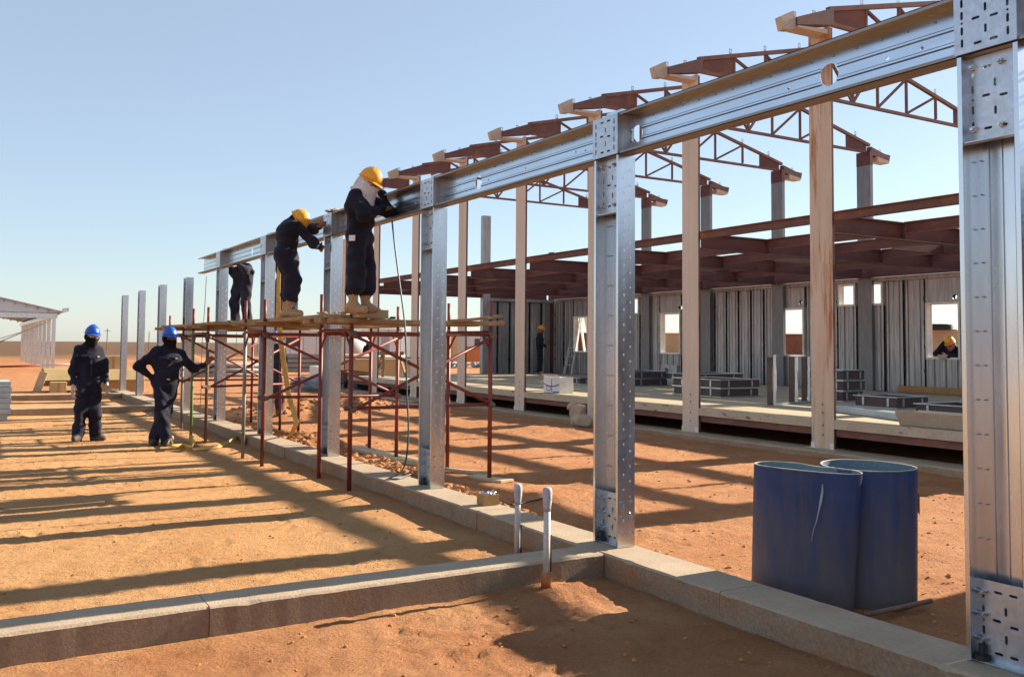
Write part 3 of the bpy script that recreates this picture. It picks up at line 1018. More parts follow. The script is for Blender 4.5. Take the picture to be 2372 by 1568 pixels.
def make_truss(y):
    t = thing('roof_truss', '', 'truss', (XC, y, 6.2), 'red roof trusses of the raised building')
    z_of = lambda x: 6.31 + .235 * (x - 10.2) if x < 15.0 else 6.31 + .235 * (4.8) - .235 * (x - 15.0)
    ZB = 6.375
    C1 = .07

    def chord(name, p, q, w=.07, h=.07, mt='oxide_dusty'):
        mb = MB()
        mb.bar((p[0], y, p[1]), (q[0], y, q[1]), w, h)
        return mb.build(name, M[mt], t)

    chord('top_chord', (10.95, z_of(10.95) + .10), (15.0, z_of(15.0) + .10))
    chord('top_chord', (15.003, z_of(15.0) + .10), (19.1, z_of(19.1) + .06))
    chord('bottom_chord', (11.0, ZB), (18.98, ZB - .02), .06, .06)
    # heel gussets
    mb = MB()
    mb.extrude([(10.99, y - .012, 6.40), (11.78, y - .012, ZB + .02), (11.78, y - .012, z_of(11.78) + .09), (10.99, y - .012, z_of(10.99) + .09)], (0, .024, 0))
    mb.build('heel_gusset', M['oxide_dusty'], t)
    mb = MB()
    mb.extrude([(18.98, y - .012, 6.37), (18.25, y - .012, ZB), (18.25, y - .012, z_of(18.25) + .05), (18.98, y - .012, z_of(18.98) + .05)], (0, .024, 0))
    mb.build('heel_gusset', M['oxide'], t)
    xsn = [11.8, 12.6, 13.4, 14.2, 15.0, 15.75, 16.66, 17.63]
    for k, x in enumerate(xsn):
        chord('vertical', (x, ZB + .03), (x, z_of(x) + .07), .045, .045)
    for k in range(len(xsn) - 1):
        a, b = xsn[k], xsn[k + 1]
        if b <= 15.0:
            chord('diagonal', (a + .02, z_of(a) + .05), (b - .02, ZB + .03), .045, .045)
        else:
            chord('diagonal', (a + .02, ZB + .03), (b - .02, z_of(b) + .05), .045, .045)
    # overhang box on the near eave
    mb = MB()
    mb.extrude([(10.21, y - .075, 6.20), (10.99, y - .075, 6.34), (10.99, y - .075, z_of(10.99) + .1), (10.21, y - .075, z_of(10.21))], (0, .15, 0))
    ov = mb.build('eave_arm', M['oxide'], t)
    mb = MB()
    mb.extrude([(10.23, y - .08, 6.16), (10.745, y - .17, 6.13), (10.745, y - .17, 6.20), (10.23, y - .08, 6.19)], (0, .24, 0))
    mb.build('soffit', M['tan'], ov)
    mb = MB()
    g = [(9.965, 6.095), (9.91, 6.27), (10.16, 6.40), (10.17, 6.40), (10.225, 6.235), (10.20, 6.15), (10.10, 6.11)]
    mb.extrude([(a, y - .05, b) for a, b in g], (0, .12, 0))
    mb.build('gutter_end', M['gutter'], ov)
    mb = MB()
    mb.extrude([(19.12, y - .05, 6.30), (19.80, y - .05, 6.20), (19.84, y - .05, 6.36), (19.60, y - .05, z_of(19.6) + .02), (19.12, y - .05, z_of(19.12) + .03)], (0, .14, 0))
    ov = mb.build('eave_arm', M['oxide'], t)
    mb = MB()
    mb.extrude([(19.3, y - .09, 6.14), (19.72, y - .09, 6.13), (19.76, y - .09, 6.195), (19.3, y - .09, 6.26)], (0, .25, 0))
    mb.build('soffit', M['gutter'], ov)
    # purlin clips standing on the top chord
    for x in (10.24, 10.65, 11.72, 12.59, 13.5, 14.5, 15.6, 16.66, 17.63, 18.6, 19.5):
        mb = MB()
        zt = z_of(x) + (.135 if 10.9 < x < 18.9 else .0)
        mb.plate([(x - .03, zt - .03), (x + .03, zt - .03), (x + .03, zt + .10), (x - .03, zt + .10)], [[(x - .016, zt + .03), (x + .016, zt + .03), (x + .016, zt + .085), (x - .016, zt + .085)]],
                 lambda u, v, d: (u, y + d, v), .006)
        mb.build('purlin_clip', M['galv_dull'], t)
    return t


tr0 = make_truss(YK[0])
tr0['label'] = 'red steel roof truss, ' + truss_words[0]
for i in range(1, 8):
    c = copy_tree(tr0)
    c.location = (XC, YK[i], 6.2)
    c['label'] = 'red steel roof truss with cream gutter, ' + truss_words[i]

# raised floor: fascia per bay, edge beam, deck
tdk = thing('raised_floor', 'plywood covered raised floor of the building behind', 'floor', (15, 18, .5))
yd0, yd1 = 4.0, YK[8] + .2
p = yd0
k = 0
while p < yd1 - .1:
    q = min(p + 1.25, yd1)
    for a in range(3):
        x0 = XC + .11 + a * 2.75
        mb = MB()
        mb.box(x0 + .002, min(x0 + 2.748, 18.95), p + .002, q - .002, .46, .5 + random.uniform(-.0015, .0015))
        mb.build('deck_board', M['deck'], tdk)
    p = q
for i in range(-1, 8):
    ya = YK[i] + .203 if i >= 0 else yd0
    yb = YK[i + 1] - .203
    near = ['bay hidden at the right', 'bay under the tan gutter', 'bay between the two nearest tan columns', 'bay behind the corner column', 'bay with the blue printed carton', 'bay behind the scaffold leg',
            'bay behind the scaffold brace', 'bay by the sawhorse', 'left end bay'][i + 1]
    t = thing('floor_fascia', 'cream painted floor edge strip with rust spots, ' + near, 'fascia', (XC, (ya + yb) / 2, .4), 'cream floor edge strips')
    mb = MB()
    mb.box(XC - .002, XC + .05, ya, yb, .378, .505)
    mb.build('strip', M['cream'], t, bevel=.004)
    mb = MB()
    mb.box(XC + .055, XC + .12, ya - .2, yb + .2, .27, .376)
    mb.build('edge_joist', M['oxide_dusty'], t)
t = thing('light_block_skirt', 'added dark sheet blocking light from the space under the raised floor', 'light_blocker', (19.2, 16, 0))  # unseen sheets added to keep sunlight out from under the floor
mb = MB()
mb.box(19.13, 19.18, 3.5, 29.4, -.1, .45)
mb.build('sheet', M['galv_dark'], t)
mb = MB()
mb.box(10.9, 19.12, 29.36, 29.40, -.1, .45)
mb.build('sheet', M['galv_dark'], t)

# ceiling frame: edge beam, cross beams and joists in red oxide
edge = thing('ceiling_edge_beam', 'long dark red edge beam in front of the ceiling joists', 'beam', (10.92, 17, 3.5))
mb = MB()
for z0, z1, x0, x1 in ((3.40, 3.53, 10.93, 10.945), (3.518, 3.53, 10.87, 11.0), (3.40, 3.41, 10.87, 11.0)):
    mb.box(x0, x1, 4.2, 29.2, z0, z1)
mb.build('channel', M['oxide_dusty'], edge)
rear = thing('ceiling_rear_beam', 'dark red beam along the top of the rear wall', 'beam', (18.9, 17, 3.3))
mb = MB()
mb.box(18.90, 18.915, 4.2, 29.0, 3.26, 3.56)
mb.box(18.82, 18.99, 4.2, 29.0, 3.248, 3.26)
mb.build('channel', M['oxide'], rear)
joist_x = [12.62, 14.2, 15.8, 17.4]
for i, y in enumerate(YK):
    t = thing('ceiling_cross_beam', 'deep dark red ceiling cross beam ' + ['out of view at the right', 'nearest, behind the rust streaked column', 'second nearest', 'third from the right', 'fourth from the right', 'fifth from the right',
                                                                             'sixth from the right', 'next to last on the left', 'last on the left, open end'][i], 'beam', (15, y, 3.3), 'ceiling cross beams')
    mb = MB()
    yb = y + .02
    mb.box(11.02, 18.80, yb - .006, yb + .006, 3.24, 3.50)
    mb.build('web', M['oxide'], t)
    for z in (3.235, 3.50):
        mb = MB()
        mb.box(11.02, 18.80, yb - .07, yb + .07, z - .008, z + .008)
        mb.build('flange', M['oxide'], t)
    for x in joist_x:
        for s in (-1, 1):
            mb = MB()
            mb.box(x - .005, x + .005, yb + s * .008, yb + s * .065, 3.25, 3.48)
            mb.build('stiffener', M['oxide'], t)
    # short intermediate trimmers
    if i < 8:
        ym = y + 1.42
        t2 = thing('ceiling_trimmer', 'thinner red ceiling trimmer midway ' + ['at the far right', 'right of the rust streaked column', 'between the two nearest tan columns', 'behind the corner column', 'third bay', 'fourth bay', 'fifth bay', 'left end bay'][i], 'beam', (15, ym, 3.4), 'ceiling trimmers')
        mb = MB()
        mb.box(14.25, 15.74, ym - .005, ym + .005, 3.31, 3.47)
        mb.box(14.25, 15.74, ym - .04, ym + .04, 3.302, 3.31)
        mb.build('channel', M['oxide'], t2)
for j, x in enumerate(joist_x):
    for i in range(8):
        ya, yb = YK[i] + .10, YK[i + 1] - .06
        t = thing('ceiling_joist', 'red ceiling joist, row %s from the front, bay %s from the right' % (['first', 'second', 'third', 'rearmost'][j], ['first', 'second', 'third', 'fourth', 'fifth', 'sixth', 'seventh', 'eighth'][i]),
                  'joist', (x, (ya + yb) / 2, 3.4), 'ceiling joists')
        mb = MB()
        mb.box(x - .004, x + .004, ya, yb, 3.34, 3.50)
        mb.build('web', M['oxide'], t)
        mb = MB()
        mb.box(x - .05, x + .05, ya, yb, 3.328, 3.34)
        mb.box(x - .05, x + .05, ya, yb, 3.50, 3.512)
        mb.build('flanges', M['oxide_dusty'], t)

# rear wall
WX = 19.10
WZ0, WZ1 = .5, 3.14
windows = [(12.62, 13.38, 1.34, 2.54), (17.07, 17.87, 1.34, 2.54), (21.97, 22.84, 1.34, 2.54), (26.9, 27.7, 1.34, 2.54)]
smalls = [(14.63, 15.05, 2.625, 3.09), (15.43, 15.86, 2.625, 3.09), (24.02, 24.46, 2.625, 3.09), (24.85, 25.28, 2.625, 3.09)]
ports = [(12.70, 2.70), (17.15, 2.735), (21.99, 2.735)]
wall = thing('rear_wall', 'unlined grey ribbed metal rear wall with window openings', 'wall', (WX, 17, .5))
mb = MB()
rects = windows + smalls
mb.plate([(3.6, .1), (29.3, .1), (29.3, 3.25), (3.6, 3.25)],
         [[(a, c), (b, c), (b, d), (a, d)] for a, b, c, d in rects] + [circle(a, b, .055, 14) for a, b in ports] + [circle(ports[0][0] - .045 + .09 * k, 2.56, .018, 8) for k in (0, 1)],
         lambda u, v, d: (WX + .10 + d, u, v), .01)
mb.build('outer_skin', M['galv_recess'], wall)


def panel(y0, y1, z0, z1, shade, hole=None):
    """one ribbed panel, dished folds, standing proud of the outer skin"""
    if z1 - z0 < .05:
        return
    w = y1 - y0
    if hole:
        mb = MB()
        mb.plate([(y0, z0), (y1, z0), (y1, z1), (y0, z1)], [circle(min(max(hole[0], y0 + .08), y1 - .08), hole[1], .06, 14)], lambda u, v, d: (WX + d, u, v), .02)
        mb.build('wall_panel', M[shade], wall)
        return
    pts = [(y0, .03), (y0, 0)]
    n = max(1, int(w / .13))
    for k in range(n):
        a = y0 + w * (k + .5) / n
        dd = .03 if (k % 2 == 0) else .016
        pts += [(a - .03, 0), (a - .016, dd), (a + .016, dd), (a + .03, 0)]
    pts += [(y1, 0), (y1, .03)]
    poly = [(WX + x, yy, z0) for yy, x in pts] + [(WX + x + .004, yy, z0) for yy, x in pts[::-1]]
    mb = MB()
    mb.extrude(poly, (0, 0, z1 - z0))
    mb.build('wall_panel', M[shade], wall)


edges = []
blocks = sorted([(a - .052, b + .052) for a, b, c, d in rects])
pos = 12.06
kk = 0
for a0, b0 in blocks + [(29.05, None)]:
    span = a0 - .05 - pos
    if span > .12:
        nn = max(1, round(span / .5))
        ww = span / nn
        for q in range(nn):
            edges.append((pos + q * ww + (.04 if q else 0), pos + (q + 1) * ww - .04))
    if b0:
        edges.append((a0, b0))
        pos = b0 + .05
for k, (a, b) in enumerate(edges):
    cuts = [(c, d) for (p0, p1, c, d) in rects if p0 - .06 < b and p1 + .06 > a]
    # punched port holes stay open
    hol = [(p, z) for p, z in ports if a - .03 < p < b + .03]
    z = WZ0
    for c, d in sorted(cuts):
        panel(a, b, z, c - .05, 'galv_dull')
        z = d + .05
    panel(a, b, z, WZ1, 'galv_dull', hol[0] if hol else None)
    # clips in the recess right of each panel
    if b < 29:
        mb = MB()
        ok = False
        for zc in (1.02, 1.58, 2.14, 2.70):
            if any(p0 - .1 < b + .05 < p1 + .1 and c - .1 < zc < d + .1 for p0, p1, c, d in rects) or any(abs(p - b - .05) < .12 and abs(zc - z_) < .15 for p, z_ in ports):
                continue
            mb.box(WX - .004, WX + .085, b + .012, b + .062, zc - .05, zc + .05)
            ok = True
        if ok:
            mb.build('black_clips', M['black'], wall)
# window linings
for k, (a, b, c, d) in enumerate(rects):
    mb = MB()
    f = .05
    mb.box(WX - .03, WX + .16, a - f, a - .001, c - f, d + f)
    mb.box(WX - .03, WX + .16, b + .001, b + f, c - f, d + f)
    mb.box(WX - .03, WX + .16, a, b, d + .001, d + f)
    mb.box(WX - .045, WX + .16, a, b, c - f, c - .001)
    mb.build('window_lining', M['frame_white'], wall)
for i in range(2, 8):
    ya, yb = YK[i] + .32 if i > 1 else 6, YK[i + 1] - .12
    mb = MB()
    mb.box(WX - .02, WX + .08, ya, yb, 3.15, 3.16)
    mb.box(WX - .02, WX - .012, ya, yb, 3.16, 3.235)
    mb.box(WX - .06, WX + .06, ya, yb, 3.236, 3.25)
    mb.build('top_rail', M['galv_dull'], wall)
mb = MB()
mb.box(WX - .015, WX - .003, 12.1, 14.2, .505, .66)
mb.build('skirting', M['card'], wall)

# end wall
ew = thing('end_wall', 'grey ribbed metal end wall beyond the man in the yellow helmet', 'wall', (17.6, 29.1, .5))
mb = MB()
mb.box(16.15, 19.1, 29.22, 29.24, .1, 3.2)
mb.build('outer_skin', M['galv_dark'], ew)
x = 16.32
k = 0
while x < 18.95:
    w = [.32, .42, .36][k % 3]
    x1 = min(x + w, 19.0)
    pts = [(x, .03), (x, 0), (x + .06, 0), (x + .075, -.03), (x + .1, -.03), (x + .115, 0), (x1, 0), (x1, .03)]
    poly = [(xx, 29.13 + dd, .5) for xx, dd in pts] + [(xx, 29.134 + dd, .5) for xx, dd in pts[::-1]]
    mb = MB()
    mb.extrude(poly, (0, 0, 2.6))
    mb.build('wall_panel', M['galv_dull'], ew)
    mb = MB()
    for zc in (1.02, 1.58, 2.14, 2.70):
        mb.box(x1 + .02, x1 + .06, 29.15, 29.2, zc - .04, zc + .04)
    mb.build('black_clips', M['black'], ew)
    x = x1 + .09
    k += 1
mb = MB()
mb.box(16.3, 19.0, 29.0, 29.12, 3.12, 3.22)
mb.build('top_rail', M['galv_dull'], ew)
t = thing('end_post', 'grey channel post rising above the free end of the end wall', 'post', (16.2, 29.1, .5))
mb = MB()
zt = ony(1140, 502, 29.1).z
prof = [(16.0, 29.0), (16.3, 29.0), (16.3, 29.2), (16.29, 29.2), (16.29, 29.01), (16.01, 29.01), (16.01, 29.2), (16.0, 29.2)]
mb.extrude([(a, b, .3) for a, b in prof], (0, 0, zt - .3))
mb.build('channel', M['galv_dull'], t)

# ------------------------------------------------------------------ people: one continuous body surface per person
def surface_nets(V, org, h):
    s = V < 0
    nx, ny, nz = V.shape
    cnt = np.zeros((nx - 1, ny - 1, nz - 1), int)
    for a in (0, 1):
        for b in (0, 1):
            for c in (0, 1):
                cnt += s[a:nx - 1 + a, b:ny - 1 + b, c:nz - 1 + c]
    act = (cnt > 0) & (cnt < 8)
    idx = -np.ones(act.shape, int)
    idx[act] = np.arange(act.sum())
    acc = np.zeros(act.shape + (3,))
    num = np.zeros(act.shape)
    cx, cy, cz = act.shape
    dims = (nx, ny, nz)
    quads = []
    for ax in range(3):
        o = [k for k in range(3) if k != ax]
        lo = [slice(None)] * 3
        hi = [slice(None)] * 3
        lo[ax] = slice(0, dims[ax] - 1)
        hi[ax] = slice(1, dims[ax])
        A, B = V[tuple(lo)], V[tuple(hi)]
        cr = (A < 0) != (B < 0)
        t = np.where(cr, A / np.where(A - B == 0, 1, A - B), 0)
        for p in (0, 1):
            for q in (0, 1):
                sl = [None] * 3
                sl[ax] = slice(0, dims[ax] - 1)
                sl[o[0]] = slice(p, dims[o[0]] - 1 + p)
                sl[o[1]] = slice(q, dims[o[1]] - 1 + q)
                c_, t_ = cr[tuple(sl)], t[tuple(sl)]
                num += c_
                acc[..., ax] += c_ * t_
                acc[..., o[0]] += c_ * p
                acc[..., o[1]] += c_ * q
        E = np.argwhere(cr)
        ok = (E[:, o[0]] > 0) & (E[:, o[1]] > 0) & (E[:, o[0]] < dims[o[0]] - 1) & (E[:, o[1]] < dims[o[1]] - 1)
        E = E[ok]

        def cell(dp, dq):
            q_ = E.copy()
            q_[:, o[0]] -= dp
            q_[:, o[1]] -= dq
            return idx[q_[:, 0], q_[:, 1], q_[:, 2]]

        Q = np.stack([cell(1, 1), cell(0, 1), cell(0, 0), cell(1, 0)], 1)
        inside = V[E[:, 0], E[:, 1], E[:, 2]] < 0
        flip = inside if ax != 1 else ~inside
        Q[~flip] = Q[~flip][:, ::-1]
        quads.append(Q)
    ci = np.argwhere(act)
    P = (ci + acc[act] / num[act][:, None]) * h + org
    return P, np.concatenate(quads)


def sdf_mesh(prims, h, k=.02, wrinkle=0.0, seed=0, groups_plain=()):
    """prims: (a, b, ra, rb, group, lateral vector or None, lateral squash)"""
    pts = np.array([p[0] for p in prims] + [p[1] for p in prims])
    rmax = max(max(p[2], p[3]) for p in prims) * 1.5 + 3 * h + .02
    lo, hi = pts.min(0) - rmax, pts.max(0) + rmax
    n = np.ceil((hi - lo) / h).astype(int) + 1
    g = [lo[i] + h * np.arange(n[i]) for i in range(3)]
    X, Y, Z = np.meshgrid(*g, indexing='ij')

    def dist(P, pr):
        a, b, ra, rb, gr, lat, sq = pr
        a, b = np.array(a, float), np.array(b, float)
        v = P - a
        ab = b - a
        if lat is not None:
            L_ = np.array(lat, float)
            L_ = L_ / np.linalg.norm(L_)
            v = v - (1 - sq) * (v @ L_)[..., None] * L_
            ab = ab - (1 - sq) * (ab @ L_) * L_
        t = np.clip((v @ ab) / max(ab @ ab, 1e-9), 0, 1)
        return np.linalg.norm(v - t[..., None] * ab, axis=-1) - (ra + (rb - ra) * t)

    P = np.stack([X, Y, Z], -1)
    D = None
    for pr in prims:
        d = dist(P, pr)
        if D is None:
            D = d
        else:
            hh = np.clip(.5 + .5 * (D - d) / k, 0, 1)
            D = D * (1 - hh) + d * hh - k * hh * (1 - hh)
    if wrinkle:
        r = np.random.default_rng(seed)
        W = np.zeros(D.shape)
        for _ in range(6):
            kv = r.normal(size=3) * np.array([1, 1, 1.5])
            kv = kv / np.linalg.norm(kv) * r.uniform(18, 48)
            kw = r.normal(size=3) * 4
            W += np.sin(P @ kv + 2.2 * np.sin(P @ kw + r.uniform(0, 6)) + r.uniform(0, 6))
        D = D + wrinkle * W / 3
    verts, quads = surface_nets(D, lo, h)
    best = np.full(len(verts), 1e9)
    grp = np.zeros(len(verts), int)
    for pr in prims:
        d = dist(verts, pr)
        m_ = d < best
        best[m_] = d[m_]
        grp[m_] = pr[4]
    return verts, quads, grp


def hand_prims(w, d, n, curl, thumb_side, grp, s=1.0):
    """palm, four unequal bent fingers and a thumb leaving the side of the palm. w wrist, d pointing, n palm normal"""
    w, d, n = Vector(w), Vector(d).normalized(), Vector(n).normalized()
    n = (n - d * n.dot(d)).normalized()
    sd_ = d.cross(n) * thumb_side
    P = []
    for u in (-.026, -.009, .009, .026):
        P.append((w + sd_ * u * s * .7, w + d * .085 * s + sd_ * u * s, .017 * s, .014 * s, grp, None, 1))
    lens = (.066, .078, .072, .056)
    for f, (u, L_) in enumerate(zip((.029, .010, -.010, -.029), lens)):
        p = w + d * .088 * s + sd_ * u * s
        dd = d.copy()
        c = curl * (1 + .08 * f)
        for seg, fr in enumerate((.42, .33, .25)):
            dd = (dd * math.cos(c * (.55 + .3 * seg)) + n * math.sin(c * (.55 + .3 * seg))).normalized()
            q = p + dd * L_ * fr * s
            P.append((p, q, (.0105 - .0012 * seg) * s, (.0095 - .0012 * seg) * s, grp, None, 1))
            p = q
    p = w + d * .022 * s + sd_ * .022 * s
    q = p + (d * .55 + sd_ * .7 + n * .35).normalized() * .042 * s
    r = q + (d * .8 + sd_ * .15 + n * (.4 + curl * .3)).normalized() * .032 * s
    P.append((p, q, .015 * s, .011 * s, grp, None, 1))
    P.append((q, r, .011 * s, .009 * s, grp, None, 1))
    return P


def person(label, loc, rz, J, hat, cloth='navy', face='balaclava', hands='skin', boots='boot_dark', h=.014, tall_boots=False, group=None, scarf=False,
           goggles=None, seed=1, hand_curl=(.5, .5), hand_dir=None, hand_nrm=None, hat_tilt=(0, 0), head_fwd=None, patches=(), bare=('r', 'l'), mask=None):
    """J: joints in metres, +Y forward, +X the person's right"""
    t = thing('person', label, 'person', loc, group)
    R = Matrix.Rotation(rz, 3, 'Z')
    V3 = lambda p: Vector(p)
    pel, che, neck, head = V3(J['pelvis']), V3(J['chest']), V3(J['neck']), V3(J['head'])
    lat = (V3(J['sr']) - V3(J['sl'])).normalized()
    hl = (V3(J['hr']) - V3(J['hl'])).normalized()
    G = dict(cloth=0, head=1, skin=2, boot=3)
    P = []
    # trunk in three overlapping elliptic cones
    mid = pel.lerp(che, .5)
    P.append((pel, mid, .124, .124, 0, hl, .74))
    P.append((mid, che, .124, .126, 0, lat, .71))
    P.append((che, che.lerp(neck, .6), .142, .100, 0, lat, .56))
    P.append((che.lerp(neck, .45), neck, .098, .070, 0, lat, .8))
    for s_ in ('r', 'l'):
        sh, el, wr = V3(J['s' + s_]), V3(J['e' + s_]), V3(J['w' + s_])
        P.append((sh, el, .068, .060, 0, None, 1))
        P.append((el, wr, .058, .044, 0, None, 1))
        hp, kn, an = V3(J['h' + s_]), V3(J['k' + s_]), V3(J['a' + s_])
        P.append((hp, kn, .108, .088, 0, None, 1))
        toe = V3(J['t' + s_])
        if tall_boots:
            cuff = kn.lerp(an, .48)
            P.append((kn, cuff, .102, .098, 0, None, 1))
            P.append((cuff, an, .058, .050, 3, None, 1))
        else:
            P.append((kn, an + Vector((0, 0, .03)), .088, .086, 0, None, 1))
        hd = (toe - an)
        hd.z = 0
        hd.normalize()
        base = Vector((an.x, an.y, an.z - .045))
        P.append((base - hd * .035, base + hd * .06, .046, .047, 3, None, 1))
        P.append((base + hd * .06, base + hd * .15, .047, .038, 3, None, 1))
    hf = V3(head_fwd).normalized() if head_fwd else Vector((0, 1, 0))
    hu = (head - neck).normalized() if head_fwd is None else None
    if hu is None:
        hu = (head - neck).normalized()
        hu = (hu - hf * hu.dot(hf)).normalized()
    hf = (hf - hu * hf.dot(hu)).normalized()
    hr_ = hf.cross(hu)
    P.append((neck - hu * .03, head - hu * .06, .080, .072, 1, None, 1))
    P.append((head + hu * .02 - hf * .01, head + hu * .03 - hf * .005, .098, .098, 1, hr_, 1.12))
    P.append((head - hu * .06 + hf * .035, head - hu * .085 + hf * .045, .066, .055, 1, None, 1))
    P.append((head - hu * .002 + hf * .095, head - hu * .032 + hf * .112, .010, .017, 1, None, 1))
    for sgn in (-1, 1):
        P.append((head + hr_ * .088 * sgn - hu * .005, head + hr_ * .092 * sgn - hu * .035, .016, .012, 1, None, 1))
    verts, quads, grp = sdf_mesh([(tuple(R @ Vector(a)), tuple(R @ Vector(b)), ra, rb, g_, tuple(R @ Vector(l)) if l is not None else None, sq)
                                  for a, b, ra, rb, g_, l, sq in P], h, .055, .013 if h < .02 else .006, seed)
    # eye strip left bare between scarf and helmet
    hw = R @ head
    huw, hfw = R @ hu, R @ hf
    rel = verts - np.array(hw)
    up_ = rel @ np.array(huw)
    fw_ = rel @ np.array(hfw)
    eye = (grp == 1) & (up_ > -.022) & (up_ < .028) & (fw_ > .055)
    facemat = face
    if face != 'skin':
        grp[eye] = 2
    mats = [M[cloth], M[face], M['skin'], M[boots], M[hands]]
    allv = [verts]
    allf = [quads]
    allg = [grp]
    base = len(verts)
    # hands, finer surface, rooted inside the cuffs
    for q, s_ in enumerate(('r', 'l')):
        if s_ not in bare:
            continue
        wr, el = V3(J['w' + s_]), V3(J['e' + s_])
        d = V3(hand_dir[q]) if hand_dir and hand_dir[q] else (wr - el)
        n = V3(hand_nrm[q]) if hand_nrm and hand_nrm[q] else Vector((-1 if s_ == 'r' else 1, .1, 0))
        hp = hand_prims(wr + d.normalized() * .028, d, n, hand_curl[q], 1 if s_ == 'r' else -1, 4, 1.38 if hands == 'glove' else 1.12)
        hv, hq, hg = sdf_mesh([(tuple(R @ Vector(a)), tuple(R @ Vector(b)), ra, rb, g_, None, 1) for a, b, ra, rb, g_, l, sq in hp], .0055 if h < .02 else .012, .004)
        allv.append(hv)
        allf.append(hq + base)
        allg.append(hg)
        base += len(hv)
    Vv = np.concatenate(allv)
    Fq = np.concatenate(allf)
    Gg = np.concatenate(allg)
    me = bpy.data.meshes.new('body')
    me.from_pydata(Vv.tolist(), [], Fq.tolist())
    for q in mats:
        me.materials.append(q)
    me.polygons.foreach_set('material_index', Gg[Fq[:, 0]].astype(np.int32))
    me.polygons.foreach_set('use_smooth', [True] * len(me.polygons))
    me.update()
    o = bpy.data.objects.new('body', me)
    COL.objects.link(o)
    o.parent = t
    LOC[o.name] = Vector(loc)

    def W(p):
        return Vector(loc) + R @ Vector(p)

    # eyes
    if face == 'skin' or goggles is None:
        mb = MB()
        for sgn in (-1, 1):
            c = W(head + hf * .094 + hr_ * .032 * sgn + hu * .008)
            mb.blob(c, .012, 3, squash=.7)
        mb.build('eyes', M['lens'], t)
    if goggles:
        mb = MB()
        for sgn in (-1, 1):
            c = head + hf * .103 + hr_ * .034 * sgn + hu * .006
            mb.extrude([W(c + hr_ * a + hu * b) for a, b in ((-.028, -.018), (.028, -.018), (.031, .012), (-.031, .012))], R @ (hf * .012))
        mb.bar(W(head + hf * .10 - hr_ * .075 + hu * .012), W(head + hf * .10 + hr_ * .075 + hu * .012), .008, .010)
        for sgn in (-1, 1):
            mb.bar(W(head + hf * .10 + hr_ * .073 * sgn + hu * .012), W(head - hf * .02 + hr_ * .103 * sgn + hu * .012), .006, .008)
        mb.build('glasses', M[goggles], t)
    # hard hat: dome, ridge, peaked brim
    if hat:
        tilt = hat_tilt[0]
        ax = (hu * math.cos(tilt) + hf * math.sin(tilt)).normalized()
        fx = (hf - ax * hf.dot(ax)).normalized()
        rx = fx.cross(ax)
        c0 = head + ax * .045
        V_, F_ = [], []
        n, rings = 28, 8
        for i in range(rings + 1):
            ph = PI / 2 * i / rings
            for k in range(n):
                a = 2 * PI * k / n
                e = 1 + (.05 if i < 2 else 0)
                ridge = .010 * max(0, 1 - abs(math.sin(a)) * 5) * math.sin(ph) if i > 1 else 0
                ridge += .012 * math.exp(-(math.cos(a) * math.sin(PI / 2 - ph) / .25) ** 2) * math.sin(ph) ** .5 * .6
                p_ = c0 + fx * (math.sin(a) * math.cos(ph) * .132) + rx * (math.cos(a) * math.cos(ph) * .110) + ax * (math.sin(ph) * .132 + ridge)
                V_.append(W(p_))
        for i in range(rings):
            for k in range(n):
                F_.append((i * n + k, i * n + (k + 1) % n, (i + 1) * n + (k + 1) % n, (i + 1) * n + k))
        mb = MB()
        mb.add(V_, F_)
        hh = mb.build('hard_hat', M[hat], t, smooth=True)
        sol = hh.modifiers.new('thickness', 'SOLIDIFY')
        sol.thickness = .004
        V_, F_ = [], []
        for k in range(n):
            a = 2 * PI * k / n
            front = max(0, math.sin(a))
            out = .012 + .045 * front ** 1.5
            for rr, dz in ((-.004, .004), (out, -.008 - .012 * front), (out, -.012 - .012 * front), (-.004, -.004)):
                V_.append(W(c0 + fx * (math.sin(a) * (.132 + rr)) + rx * (math.cos(a) * (.110 + rr * .8)) + ax * dz))
        for k in range(n):
            j = (k + 1) % n
            for q in range(4):
                F_.append((k * 4 + q, j * 4 + q, j * 4 + (q + 1) % 4, k * 4 + (q + 1) % 4))
        mb = MB()
        mb.add(V_, F_)
        mb.build('brim', M[hat], hh, smooth=True)
    if scarf:
        S = [(head - hu * .035 + hf * .02, head - hu * .09 + hf * .03, .098, .092, 0, None, 1),
             (head - hf * .03 - hu * .02, neck - hf * .02, .108, .112, 0, None, 1),
             (neck + hf * .045 - hu * .02, neck + hf * .10 - hu * .11, .085, .062, 0, hr_, .8),
             (neck + hf * .10 - hu * .11, neck + hf * .12 - hu * .20, .062, .022, 0, hr_, .8),
             (neck + hr_ * .05, neck - hr_ * .05, .095, .095, 0, None, 1)]
        sv, sq_, sg = sdf_mesh([(tuple(R @ Vector(a)), tuple(R @ Vector(b)), ra, rb, g_, tuple(R @ Vector(l)) if l is not None else None, s2) for a, b, ra, rb, g_, l, s2 in S], .010, .03, .006, seed + 5)
        # leave the eyes free
        me = bpy.data.meshes.new('scarf')
        me.from_pydata(sv.tolist(), [], sq_.tolist())
        me.materials.append(M['scarf'])
        me.polygons.foreach_set('use_smooth', [True] * len(me.polygons))
        so = bpy.data.objects.new('scarf', me)
        COL.objects.link(so)
        so.parent = t
